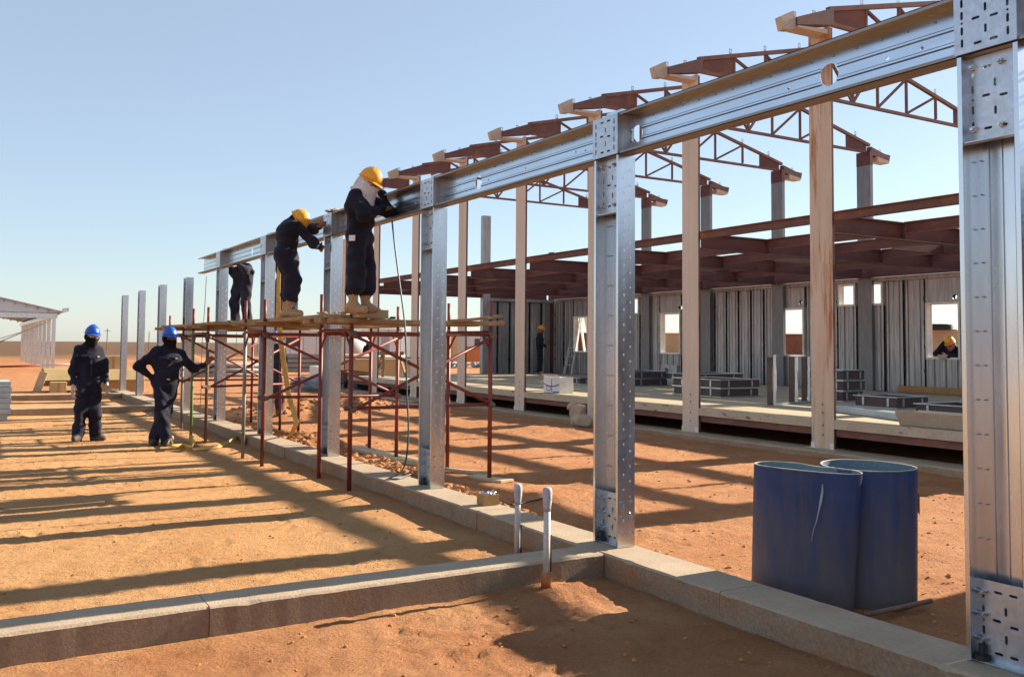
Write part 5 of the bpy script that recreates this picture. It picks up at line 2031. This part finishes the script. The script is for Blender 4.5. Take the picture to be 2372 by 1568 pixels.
def ring_frame(parent, x0, x1, y0, y1, z, h, lip=.03):
    for (a, b, c, d) in ((x0, x1, y0, y0 + .03), (x0, x1, y1 - .03, y1), (x0, x0 + .03, y0 + .031, y1 - .031), (x1 - .03, x1, y0 + .031, y1 - .031)):
        mb = MB()
        mb.box(a, b, c, d, z + .014, z + h - .014)
        s_ = mb.build('side', M['frame_brown'], parent)
    for zz in (z, z + h - .0135):
        mb = MB()
        mb.plate([(x0 - lip, y0 - lip), (x1 + lip, y0 - lip), (x1 + lip, y1 + lip), (x0 - lip, y1 + lip)], [[(x0 + .03, y0 + .03), (x1 - .03, y0 + .03), (x1 - .03, y1 - .03), (x0 + .03, y1 - .03)]],
                 lambda u, v, d: (u, v, zz + d), .0135)
        mb.build('flange', M['galv_plate'], parent)
    for q in (.2, .8):
        mb = MB()
        mb.box(x0 + (x1 - x0) * q - .02, x0 + (x1 - x0) * q + .02, y0 - .012, y0 - .001, z + .03, z + h - .03)
        mb.build('lug', M['galv_plate'], parent)
        mb = MB()
        mb.box(x0 - .012, x0 - .001, y0 + (y1 - y0) * q - .02, y0 + (y1 - y0) * q + .02, z + .03, z + h - .03)
        mb.build('lug', M['galv_plate'], parent)


frames = [('lower frame of the big stack between the two nearest tan columns', 13.40, 14.46, 14.15, 15.6, DZ, .18), ('upper frame of the big stack between the two nearest tan columns', 13.38, 14.48, 14.13, 15.6, DZ + .183, .18),
          ('lowest frame of the three high stack by the rust streaked column', 14.62, 15.20, 12.1, 12.9, DZ, .20), ('middle frame of the three high stack by the rust streaked column', 14.62, 15.24, 12.08, 12.9, DZ + .203, .20),
          ('top frame of the three high stack by the rust streaked column', 14.62, 15.24, 12.09, 12.9, DZ + .406, .20),
          ('single frame on the floor right of the rust streaked column', 13.75, 14.6, 10.25, 11.1, DZ, .20), ('single frame partly hidden by the right edge column', 13.5, 14.6, 8.6, 9.7, DZ, .14),
          ('lower frame of the stack right of the corner column', 14.9, 16.0, 18.9, 19.9, DZ, .19), ('upper frame of the stack right of the corner column', 14.9, 16.02, 18.88, 19.9, DZ + .193, .19),
          ('lower frame of the stack behind the second tan column', 15.7, 17.0, 17.4, 18.3, DZ, .19), ('upper frame of the stack behind the second tan column', 15.55, 17.15, 17.3, 18.35, DZ + .193, .17),
          ('flat frame left of the corner column', 14.4, 15.4, 20.6, 21.4, DZ, .16)]
for lb, a, b, c, d, z, h in frames:
    t = thing('steel_frame', 'dark red ' + lb, 'frame', ((a + b) / 2, (c + d) / 2, z), 'window frames stacked on the floor')
    ring_frame(t, a, b, c, d, z, h)
# frame standing upright
t = thing('upright_frame', 'grey and red steel frame standing upright left of the rust streaked column', 'frame', (13.1, 12.0, DZ))
A, B = Vector((12.52, 11.84, 0)), Vector((13.75, 12.15, 0))
dv = (B - A).normalized()
nv = Vector((dv.y, -dv.x, 0))
for p in (A, B, A.lerp(B, .62)):
    mb = MB()
    mb.bar(p + Vector((0, 0, DZ)), p + Vector((0, 0, DZ + .88)), .05, .02, up=dv)
    mb.bar(p + nv * -.10 + Vector((0, 0, DZ)), p + nv * -.10 + Vector((0, 0, DZ + .86)), .11, .012, up=dv, mi=1)
    mb.build('upright', [M['galv_plate'], M['frame_brown']], t)
for z in (DZ + .02, DZ + .885):
    mb = MB()
    mb.bar(A + Vector((0, 0, z)), B + Vector((0, 0, z)), .05, .03)
    mb.build('rail', M['galv_plate'], t)
# small standing frame far
t = thing('small_frame', 'small grey frame standing by the rear wall', 'frame', (17.2, 20.4, DZ))
mb = MB()
mb.plate([(19.9, DZ), (20.6, DZ), (20.6, DZ + .5), (19.9, DZ + .5)], [[(20.12, DZ + .1), (20.42, DZ + .1), (20.42, DZ + .42), (20.12, DZ + .42)]], lambda u, v, d: (17.2 + d, u, v), .12)
mb.build('frame', M['galv_dull'], t)
# tan gutter length
t = thing('gutter_length', 'long tan gutter section lying along the floor edge', 'gutter', (11.1, 7, DZ))
mb = MB()
prof = [(10.95, DZ + .002), (11.28, DZ + .002), (11.36, DZ + .19), (11.35, DZ + .19), (11.275, DZ + .012), (10.96, DZ + .012), (10.86, DZ + .20), (10.85, DZ + .195)]
mb.extrude([(a, 4.6, b) for a, b in prof], (0, 3.52, 0))
mb.build('trough', M['gutter'], t)
t = thing('sheet_stack', 'thin stack of pale metal strips on the floor beside the gutter', 'strips', (11.9, 9.5, DZ))
for k in range(3):
    mb = MB()
    mb.bar((12.35 + .03 * k, 10.35, DZ + .02 + .03 * k), (11.6 + .04 * k, 8.3, DZ + .02 + .03 * k), .22, .028)
    mb.build('strip', M['galv_plate'], t)
# carton
t = thing('white_carton', 'white cardboard carton with blue print on the floor edge', 'carton', (11.35, 17.05, DZ))
mb = MB()
x0, x1, y0, y1 = 11.14, 11.50, 16.72, 17.36
mb.box(x0, x1, y0, y1, DZ, DZ + .35)
mb.build('carton', M['carton'], t, bevel=.004)
mb = MB()
mb.ribbon([(x0 - .004, y1 - .02 - (y1 - y0 - .04) * k / 8, DZ + .19 - .05 * math.sin(PI * k / 8)) for k in range(9)], Vector((0, 0, .022)), .003)
mb.ribbon([(x0 - .004, y1 - .1 - .1 * (1 - math.cos(2 * PI * k / 12)), DZ + .10 + .05 * math.sin(2 * PI * k / 12)) for k in range(13)], Vector((0, 0, .012)), .003)
mb.ribbon([(x0 - .004, y0 + .02, DZ + .03), (x0 - .004, y0 + .25, DZ + .02)], Vector((0, 0, .02)), .003)
mb.build('blue_print', M['ink_blue'], t)
mb = MB()
mb.box(x0 - .0035, x0 - .001, 17.02, 17.05, DZ + .02, DZ + .3)
mb.build('tape', M['card'], t)
mb = MB()
mb.extrude([(x0, y0, DZ + .352), (x0, y1, DZ + .352), (x0 - .05, y1, DZ + .40), (x0 - .05, y0, DZ + .40)], (0, 0, .005))
mb.build('flap', M['carton'], t)
# stepladder
t = thing('stepladder', 'aluminium stepladder standing by the rear wall', 'ladder', (18.3, 27.6, DZ))
ap = ony(1345, 706, 27.8)
for s_ in (-1, 1):
    for bx_, nm in ((-.55, 'front_rail'), (.5, 'rear_rail')):
        mb = MB()
        mb.bar((ap.x + bx_, 27.8 + s_ * .26, DZ), (ap.x, 27.8 + s_ * .14, ap.z), .05, .09)
        mb.build(nm, M['alu'], t)
for k in range(1, 8):
    f = k / 8
    mb = MB()
    hw_ = .26 - .12 * f
    mb.bar((ap.x - .55 * (1 - f), 27.8 - hw_, DZ + (ap.z - DZ) * f), (ap.x - .55 * (1 - f), 27.8 + hw_, DZ + (ap.z - DZ) * f), .08, .025)
    mb.build('tread', M['alu'], t)
# sack by the floor edge
q = onx(1335, 955, 10.2)
S = [((10.2, q.y, .10), (10.25, q.y - .25, .08), .13, .12, 0, None, 1), ((10.2, q.y - .1, .12), (10.22, q.y - .12, .32), .12, .06, 0, None, 1), ((10.22, q.y - .12, .32), (10.2, q.y + .2, .36), .06, .035, 0, None, 1)]
sv, sq_, sg = sdf_mesh(S, .018, .09, .045, 5)
me = bpy.data.meshes.new('sack')
me.from_pydata(sv.tolist(), [], sq_.tolist())
me.materials.append(M['sack'])
me.polygons.foreach_set('use_smooth', [True] * len(me.polygons))
so = bpy.data.objects.new('sack', me)
COL.objects.link(so)
tag(so, 'crumpled pale sack leaning on the floor edge left of the corner column', 'sack')

# ------------------------------------------------------------------ middle distance, left
mb_t = thing('panel_stack', 'stack of pale blue panels cut by the left edge', 'stack', (.1, 21.2, 0))
for k in range(6):
    mb = MB()
    mb.box(-1.6, .86 - .02 * (k % 2), 20.7, 21.75, .12 + k * .105, .12 + k * .105 + .098)
    mb.build('panel', M['pale_blue'], mb_t)
for y_ in (20.8, 21.6):
    mb = MB()
    mb.box(.5, .8, y_, y_ + .1, -.03, .118)
    mb.build('bearer', M['frame_white'], mb_t)


def carton(label, x0, x1, y0, y1, z0, h, mt='card_pale', flap=None):
    t = thing('cardboard_carton', label, 'carton', ((x0 + x1) / 2, (y0 + y1) / 2, z0), 'cardboard cartons behind the farthest footing')
    mb = MB()
    mb.box(x0, x1, y0, y1, z0, z0 + h)
    mb.build('carton', M[mt], t, bevel=.01)
    if flap:
        mb = MB()
        mb.extrude([(x0, y0 - .004, z0 + h), (x1, y0 - .004, z0 + h), (x1 - .02, y0 - flap * .5, z0 + h - flap), (x0 + .02, y0 - flap * .5, z0 + h - flap)], (0, .01, .006))
        mb.build('flap', M['card_pale'], t)
    mb = MB()
    mb.box((x0 + x1) / 2 - .04, (x0 + x1) / 2 + .04, y0 - .003, y0 - .001, z0 + .02, z0 + h - .02)
    mb.build('tape', M['card'], t)


carton('long brown cardboard carton left of the standing worker', 2.15, 3.55, 31.5, 32.5, .18, .52, 'card', .34)
carton('long brown cardboard carton right of the standing worker', 3.75, 5.0, 31.3, 32.3, -.02, .68, 'card', .3)
carton('small torn carton on the ground under the long one', 2.3, 2.75, 31.0, 31.4, -.02, .34)
carton('small carton standing between the long cartons', 2.95, 3.25, 31.0, 31.3, -.02, .26)
carton('pale board folded upright on the right carton', 3.85, 4.45, 31.9, 31.95, .67, .42)
mb = MB()
mb.bar((1.95, 31.35, -.02), (2.14, 31.3, .62), .03, .22)
tag(mb.build('leaning_board', M['timber_pale'], None), 'grey board leaning on the left carton', 'board')

# red and white barrier rail
t = thing('barrier_rail', 'thin red and white rail across the ground behind the cartons', 'rail', (1.5, 36, .7))
A, B = Vector((-6, 37.5, .42)), Vector((5.2, 36.2, .78))
for k in range(8):
    mb = MB()
    mb.tube([A.lerp(B, k / 8), A.lerp(B, (k + 1) / 8 - .003)], .035, 8)
    mb.build('rail_section', M['scaffold' if k % 2 else 'carton'], t, smooth=True)
for f in (.2, .62, .95):
    p = A.lerp(B, f)
    mb = MB()
    mb.tube([(p.x, p.y, -.05), (p.x, p.y, p.z)], .03, 8)
    mb.build('post', M['carton'], t, smooth=True)

# open metal shed
sh = thing('open_shed', 'open galvanised shed with a row of posts and a pitched roof at the left edge', 'shed', (0, 66, 0))
SX = 4.0
ys_ = [53 + 3.2 * k for k in range(10)]
for k, y_ in enumerate(ys_):
    for x_ in (SX, -4.6):
        mb = MB()
        mb.box(x_ - .09, x_ + .09, y_ - .08, y_ + .08, -.05, 2.72)
        mb.build('post', M['galv'], sh)
mb = MB()
mb.box(-4.8, SX + .15, 52.8, 53.05, 2.73, 2.98)
mb.build('end_beam', M['galv_beam'], sh)
mb = MB()
mb.extrude([(SX + .3, 52.5, 3.0), (-.3, 52.5, 3.02), (-.3, 52.5, 4.05), (SX + .3, 52.5, 3.04)], (0, .03, 0))
mb.build('gable_sheet', M['galv_plate'], sh)
mb = MB()
for x_ in (SX, -4.6):
    mb.box(x_ - .12, x_ + .12, 53.06, 84, 2.73, 2.95)
mb.build('eave_beams', M['galv_beam'], sh)
# standing-seam roof sheets
for k in range(12):
    ya, yb = 52.2 + k * 2.75, 52.2 + (k + 1) * 2.75 - .03
    for x0, x1 in ((SX + .35, -.3), (-4.95, -.3)):
        mb = MB()
        xs_ = np.linspace(x0, x1, 2)
        z0_, z1_ = 3.02, 3.02 + 4.65 * .23
        mb.extrude([(x0, ya, z0_), (x1, ya, z1_), (x1, ya, z1_ + .05), (x0, ya, z0_ + .05)], (0, yb - ya, 0))
        mb.build('roof_sheet', M['roof_sheet'], sh)
for k in range(9):
    x_ = SX + .2 - k * .5
    z_ = 3.02 + (SX + .35 - x_) * .23
    mb = MB()
    mb.box(x_ - .03, x_ + .03, 52.3, 84, z_ - .14, z_ - .01)
    mb.build('purlin', M['galv_dull'], sh)
for y_ in ys_:
    for sg_ in (1, -1):
        x0_ = SX + .3 if sg_ > 0 else -4.9
        mb = MB()
        mb.extrude([(x0_, y_ - .05, 2.98), (-.3, y_ - .05, 3.78), (-.3, y_ - .05, 4.06), (x0_, y_ - .05, 3.02)], (0, .1, 0))
        mb.build('rafter', M['galv_beam'], sh)
mb = MB()
mb.extrude([(SX + .30, 52.25, 3.0), (SX + .62, 52.25, 3.08), (SX + .62, 52.25, 3.27), (SX + .30, 52.25, 3.22)], (0, 32, 0))
mb.build('gutter', M['galv_beam'], sh)
for a, b in (((SX, 57.2, 2.6), (-1.2, 55, .1)), ((SX, 65.6, 2.4), (-2.0, 62, .3))):
    mb = MB()
    mb.tube([a, b], .03, 6)
    mb.build('tie_rod', M['galv_dark'], sh)

# ------------------------------------------------------------------ far yard
def cabin(label, x0, x1, y0, y1, h, mt='cabin', door=True):
    t = thing('site_cabin', label, 'cabin', ((x0 + x1) / 2, (y0 + y1) / 2, 0), 'white site cabins in the distance')
    mb = MB()
    n = max(2, int((x1 - x0) / 1.2))
    for k in range(n):
        a, b = x0 + (x1 - x0) * k / n, x0 + (x1 - x0) * (k + 1) / n
        mb.box(a + .02, b - .02, y0, y1, .2, h)
    mb.build('walls', M[mt], t)
    mb = MB()
    mb.box(x0 - .1, x1 + .1, y0 - .1, y1 + .1, h, h + .12)
    mb.build('roof', M['cabin'], t)
    mb = MB()
    mb.box(x0 + .1, x1 - .1, y0 + .1, y1 - .1, -.1, .2)
    mb.build('base', M['cabin_dark'], t)
    if door:
        mb = MB()
        xm = x0 + (x1 - x0) * .6
        mb.box(xm, xm + .9, y0 - .03, y0 - .005, .25, 2.2)
        mb.build('door', M['galv_dull'], t)
        mb = MB()
        mb.box(x0 + .8, x0 + 2.0, y0 - .03, y0 - .005, 1.2, 2.1)
        mb.build('window', M['cabin_dark'], t)


cabin('long pale site cabin in the distance behind the sling', 24.2, 31.5, 82, 88, 2.6)
cabin('pale site cabin in the distance behind the third column', 31.8, 37.2, 84, 90, 2.9)
cabin('pale site cabin in the distance behind the scaffold braces', 37.6, 43.5, 86, 92, 2.7, door=False)
t = thing('water_tank', 'rounded grey water tank between the far cabins', 'tank', (29.0, 76, 0))
mb = MB()
mb.tube([(27.6, 76, 1.2), (27.7, 76, 1.2), (30.2, 76, 1.2), (30.3, 76, 1.2)], [.6, 1.0, 1.0, .6], 20)
mb.build('barrel', M['tank'], t, smooth=True)
for x_ in (28.0, 29.8):
    mb = MB()
    mb.box(x_, x_ + .2, 75.4, 76.6, -.05, .4)
    mb.build('cradle', M['cabin_dark'], t)


def bundle(label, c, n, length, r, mt, along='x', ang=.1):
    t = thing('pipe_bundle', label, 'pipes', c, 'bundles of pipes and rails lying in the yard')
    for row in range(n):
        for k in range(5):
            z = c[2] + r + row * 2 * r
            off = (k - 2) * 2.1 * r
            a = Vector((c[0] - length / 2, c[1] + off, z))
            b = Vector((c[0] + length / 2, c[1] + off - length * ang, z))
            mb = MB()
            mb.tube([a, b], r * .97, 8)
            mb.build('pipe', M[mt], t, smooth=True)


bundle('bundle of grey pipes in the yard behind the farther scaffold', (16.0, 44, .15), 4, 6.5, .11, 'pipe_grey')
bundle('bundle of grey pipes in the yard behind the leaning worker', (9.6, 40, .1), 3, 3.5, .10, 'pipe_grey')
# tarpaulin heap and crates
q = onz(735, 905, 0)
S = [((q.x - .6, q.y, .1), (q.x + .7, q.y + .2, .15), .34, .30, 0, None, 1), ((q.x, q.y, .3), (q.x + .5, q.y, .25), .22, .25, 0, None, 1), ((q.x + 1.2, q.y - .2, .1), (q.x + 1.6, q.y, .1), .28, .2, 0, None, 1)]
sv, sq_, sg = sdf_mesh(S, .05, .1, .05, 9)
me = bpy.data.meshes.new('tarpaulin_heap')
me.from_pydata(sv.tolist(), [], sq_.tolist())
me.materials.append(M['blue_tarp'])
me.polygons.foreach_set('use_smooth', [True] * len(me.polygons))
so = bpy.data.objects.new('tarpaulin_heap', me)
COL.objects.link(so)
tag(so, 'heap of crumpled grey tarpaulin and bags behind the scaffold', 'tarpaulin')
q = onz(722, 885, 0)
carton('white crate in the yard behind the tarpaulin heap', q.x + .2, q.x + 1.5, q.y, q.y + .9, 0, .62, 'carton')

# wheelbarrow at the left end of the raised floor
q = onz(818, 905, 0)
t = thing('wheelbarrow', 'dark brown wheelbarrow beside the left end of the raised floor', 'wheelbarrow', (q.x, q.y, 0))
mb = MB()
lo_ = [(-.35, -.22, .32), (.30, -.22, .32), (.30, .22, .32), (-.35, .22, .32)]
up_ = [(-.55, -.36, .72), (.52, -.34, .62), (.52, .34, .62), (-.55, .36, .72)]
V = [(q.x + a, q.y + b, c) for a, b, c in lo_ + up_]
mb.add(V, [(0, 1, 2, 3), (0, 1, 5, 4), (1, 2, 6, 5), (2, 3, 7, 6), (3, 0, 4, 7)])
o = mb.build('tub', M['pole_brown'], t)
sm = o.modifiers.new('thickness', 'SOLIDIFY')
sm.thickness = .012
for s_ in (-1, 1):
    mb = MB()
    mb.tube([(q.x - .75, q.y + s_ * .08, .18), (q.x - .2, q.y + s_ * .2, .30), (q.x + .45, q.y + s_ * .25, .36), (q.x + .95, q.y + s_ * .3, .75)], .02, 8)
    mb.build('handle', M['black'], t, smooth=True)
    mb = MB()
    mb.tube([(q.x + .4, q.y + s_ * .25, .34), (q.x + .42, q.y + s_ * .26, 0)], .016, 8)
    mb.build('leg', M['pole_brown'], t)
mb = MB()
mb.tube([(q.x - .78, q.y - .04, .18), (q.x - .78, q.y + .04, .18)], .18, 18)
mb.build('wheel', M['black'], t, smooth=True)

# long pale timber box on the floor end, and a sawhorse
t = thing('timber_beam', 'long pale timber box beam resting at the left end of the raised floor', 'timber', (14.8, 33.5, 0))
mb = MB()
a, b = ony(800, 856, 33.5), ony(985, 862, 33.5)
mb.box(a.x, b.x, 33.5, 34.1, .16, .92)
mb.build('box', M['card_pale'], t, bevel=.01)
mb = MB()
mb.box(a.x - .02, b.x + .02, 33.48, 34.12, .922, .95)
mb.build('lid', M['timber_pale'], t)
q = onz(905, 872, .5)
t = thing('sawhorse', 'brown wooden sawhorse on the left end of the raised floor', 'sawhorse', (q.x, q.y, .5))
mb = MB()
mb.box(q.x - .42, q.x + .42, q.y - .07, q.y + .07, 1.18, 1.30)
mb.build('top_rail', M['plank'], t)
for sx in (-1, 1):
    for sy in (-1, 1):
        mb = MB()
        mb.bar((q.x + sx * .40, q.y + sy * .30, DZ), (q.x + sx * .28, q.y + sy * .05, 1.18), .09, .045)
        mb.build('leg', M['plank'], t)
    mb = MB()
    mb.bar((q.x + sx * .37, q.y - .2, .78), (q.x + sx * .37, q.y + .2, .78), .08, .03)
    mb.build('stretcher', M['plank'], t)

# red bars and planks lying by the low strip
mb = MB()
a, b = onz(840, 918, .03), onz(1010, 932, .03)
mb.tube([a, b], .03, 8)
tag(mb.build('red_bar', M['scaffold'], None, smooth=True), 'red tube lying on the ground behind the scaffold', 'tube')
for k, ((a1, b1), (a2, b2)) in enumerate([((815, 912), (960, 930)), ((815, 921), (1035, 944))]):
    plank('grey plank lying on the ground behind the scaffold, %s' % ['upper', 'lower'][k], onz(a1, b1, .04), onz(a2, b2, .04), .18, .04, 'timber_pale', 'boards on the ground')

# boards and scrap at the far right of the yard
q = onz(1098, 838, 0)
t = thing('orange_board', 'orange board leaning in the far yard left of the end wall', 'board', tuple(q))
mb = MB()
mb.box(q.x - .9, q.x + .9, q.y, q.y + .15, 0, 1.3)
mb.build('board', M['orange_sheet'], t)
mb = MB()
mb.box(q.x - .95, q.x + .95, q.y - .01, q.y + .16, 1.302, 1.36)
mb.build('edge', M['plank'], t)
q = onz(1070, 836, 0)
t = thing('olive_crate', 'olive green crate in the far yard', 'crate', tuple(q))
mb = MB()
mb.box(q.x - .9, q.x + .8, q.y, q.y + 1, 0, .9)
mb.build('crate', M['green_sheet'], t)
mb = MB()
mb.box(q.x - 1, q.x + .9, q.y - .1, q.y + 1.1, .902, .98)
mb.build('lid', M['plank'], t)
q = onz(1083, 851, 0)
mb = MB()
for k in range(50):
    mb.blob((q.x + random.uniform(-2.2, 1.8), q.y + random.uniform(-1, 1), .1 + random.uniform(0, .2)), random.uniform(.12, .32), k, squash=.6)
tag(mb.build('scrap_heap', M['blue_tarp'], None), 'low heap of blue grey scrap in the far yard', 'scrap')
q = onz(1115, 836, 0)
t = thing('guard_hut', 'narrow white hut with a dark doorway in the far yard', 'hut', tuple(q))
mb = MB()
mb.box(q.x - .8, q.x + .9, q.y + 1, q.y + 3, 0, 2.6)
mb.build('walls', M['cabin'], t)
mb = MB()
mb.box(q.x - .2, q.x + .6, q.y + .97, q.y + .998, .1, 2.1)
mb.build('doorway', M['cabin_dark'], t)
mb = MB()
mb.box(q.x - .95, q.x + 1.05, q.y + .8, q.y + 3.2, 2.602, 2.75)
mb.build('roof', M['cabin'], t)
q = onz(1040, 838, 0)
carton('tall brown carton in the far yard behind the scaffold', q.x - .3, q.x + 1.0, q.y, q.y + 1, 0, 2.4, 'card_pale')


# containers seen through the rear windows
def container(label, c, rz, mt, length=6.0):
    t = thing('shipping_container', label, 'container', c, 'containers beyond the rear wall')
    R = Matrix.Rotation(rz, 3, 'Z')

    def W(x, y, z):
        return Vector(c) + R @ Vector((x, y, z))

    n = int(length / .28)
    V, Fs = [], []
    for k in range(n * 2 + 1):
        x = -length / 2 + length * k / (n * 2)
        dy = .04 if k % 4 in (0, 1) else 0
        V += [W(x, -1.2 + dy, .1), W(x, -1.2 + dy, 2.5)]
    for k in range(n * 2):
        Fs.append((2 * k, 2 * k + 2, 2 * k + 3, 2 * k + 1))
    mb = MB()
    mb.add(V, Fs)
    mb.build('corrugated_side', M[mt], t)
    mb = MB()
    b = [W(x, y, z) for x, y, z in ((-length / 2, -1.15, .1), (length / 2, -1.15, .1), (length / 2, 1.2, .1), (-length / 2, 1.2, .1), (-length / 2, -1.15, 2.5), (length / 2, -1.15, 2.5), (length / 2, 1.2, 2.5), (-length / 2, 1.2, 2.5))]
    mb.add(b, [(4, 5, 6, 7), (1, 2, 6, 5), (2, 3, 7, 6), (3, 0, 4, 7)])
    mb.build('shell', M[mt], t)
    mb = MB()
    for z in (.04, 2.5):
        mb.bar(W(-length / 2, -1.22, z + .05), W(length / 2, -1.22, z + .05), .1, .12)
    mb.build('rails', M[mt], t)


for px, d, mt, lb in ((1555, 78, 'cont_tan', 'tan corrugated container seen through the window right of the corner column'), (1350, 80, 'cont_rust', 'rust red container seen behind the stepladder'),
                      (1832, 80, 'cont_rust', 'rust red container seen through the window left of the rust streaked column'), (2190, 62, 'cont_tan', 'pale container seen behind the man leaning in the window')):
    r_ = ray(px, 800)
    r_.z = 0
    r_.normalize()
    p = r_ * d
    container(lb, (p.x, p.y, 0), math.atan2(-r_.x, r_.y) + .12, mt, 7.0)
    if px == 2190:
        t = thing('pipe_coils', 'dark coils of pipe lying on top of the pale container', 'coils', (p.x, p.y, 2.62))
        for k in range(3):
            mb = MB()
            cc = Vector((p.x, p.y, 2.68 + .12 * k))
            mb.tube([cc + Vector((math.cos(a) * (1.3 - .15 * k) - .8, math.sin(a) * .9, 0)) for a in np.linspace(0, 2 * PI, 25)], .07, 6)
            mb.build('coil', M['black'], t, smooth=True)

# poles on the plain
pole_px = [(248, 771, 'right of the standing worker in the blue helmet', 1), (345, 775, 'between the two leftmost bare columns', 0), (64, 783, 'under the open shed', 0), (548, 775, 'right of the column at the beam end', 0),
           (598, 774, 'left of the hanging sling column', 0), (868, 781, 'beyond the far cabins', 0), (1050, 776, 'left of the far guard hut', 1), (1082, 778, 'just left of the end wall', 0)]
for k, (px, py, wh, arm) in enumerate(pole_px):
    d = 160 + 20 * (k % 4)
    r_ = ray(px, 793)
    r_.z = 0
    r_.normalize()
    p = r_ * d
    top = HCAM + (794 - py) / F_PX * d + .3
    t = thing('utility_pole', 'thin far pole on the plain ' + wh, 'pole', (p.x, p.y, 0), 'poles far out on the plain')
    mb = MB()
    mb.tube([(p.x, p.y, -.2), (p.x, p.y, top)], .07, 6)
    mb.build('shaft', M['pole_brown'], t)
    if arm:
        mb = MB()
        mb.bar((p.x - .45, p.y, top - .3), (p.x + .45, p.y, top - .3), .07, .07)
        mb.build('crossarm', M['pole_brown'], t)

# ------------------------------------------------------------------ loose earth: clods and rubble
mb = MB()
spots = []
while len(spots) < 6000:
    x, y = random.uniform(-1.2, 10), 2.4 + 18 * random.random() ** 1.7
    if random.random() > (1.0 if (y < 5 or x > 4.3) else .5):
        continue
    if 3.75 < x < 4.2 or 5.05 < y < 5.5 and x < 3.8:
        continue
    spots.append((x, y, .004 + .016 * random.random() ** 4))
sp = np.array(spots)
sz = gheight(sp[:, 0], sp[:, 1])
for k, (x, y, r_) in enumerate(spots):
    mb.blob((x, y, float(sz[k]) + r_ * .15), r_, k, squash=.7)
o = mb.build('clods', M['clod'], None)
tag(o, 'small clods and crumbs of red earth scattered over the ground', 'clods', kind='stuff')
mb = MB()
for k in range(1500):
    c = random.choice([(4.38, 10.4, .12, 1.9), (4.42, 8.6, .10, .9), (4.5, 13.6, .25, 1.6), (6.3, 20.2, .8, .9), (8.3, 22.2, .8, .8), (4.32, 6.6, .07, .7), (4.4, 16.5, .2, 1.5), (4.4, 16.5, .2, 1.5)])
    x, y = random.gauss(c[0], c[2]), random.gauss(c[1], c[3])
    if 3.72 < x < 4.2 or (5.08 < y < 5.45 and x < 3.8):
        continue
    r_ = .018 + .05 * random.random() ** 2
    if c[1] < 6:
        r_ *= .45
    mb.blob((x, y, gz(x, y) + r_ * .2), r_, k, squash=.75)
o = mb.build('rubble', M['rubble'], None)
tag(o, 'broken lumps of red earth along the footing and on the spoil heaps', 'rubble', kind='stuff')
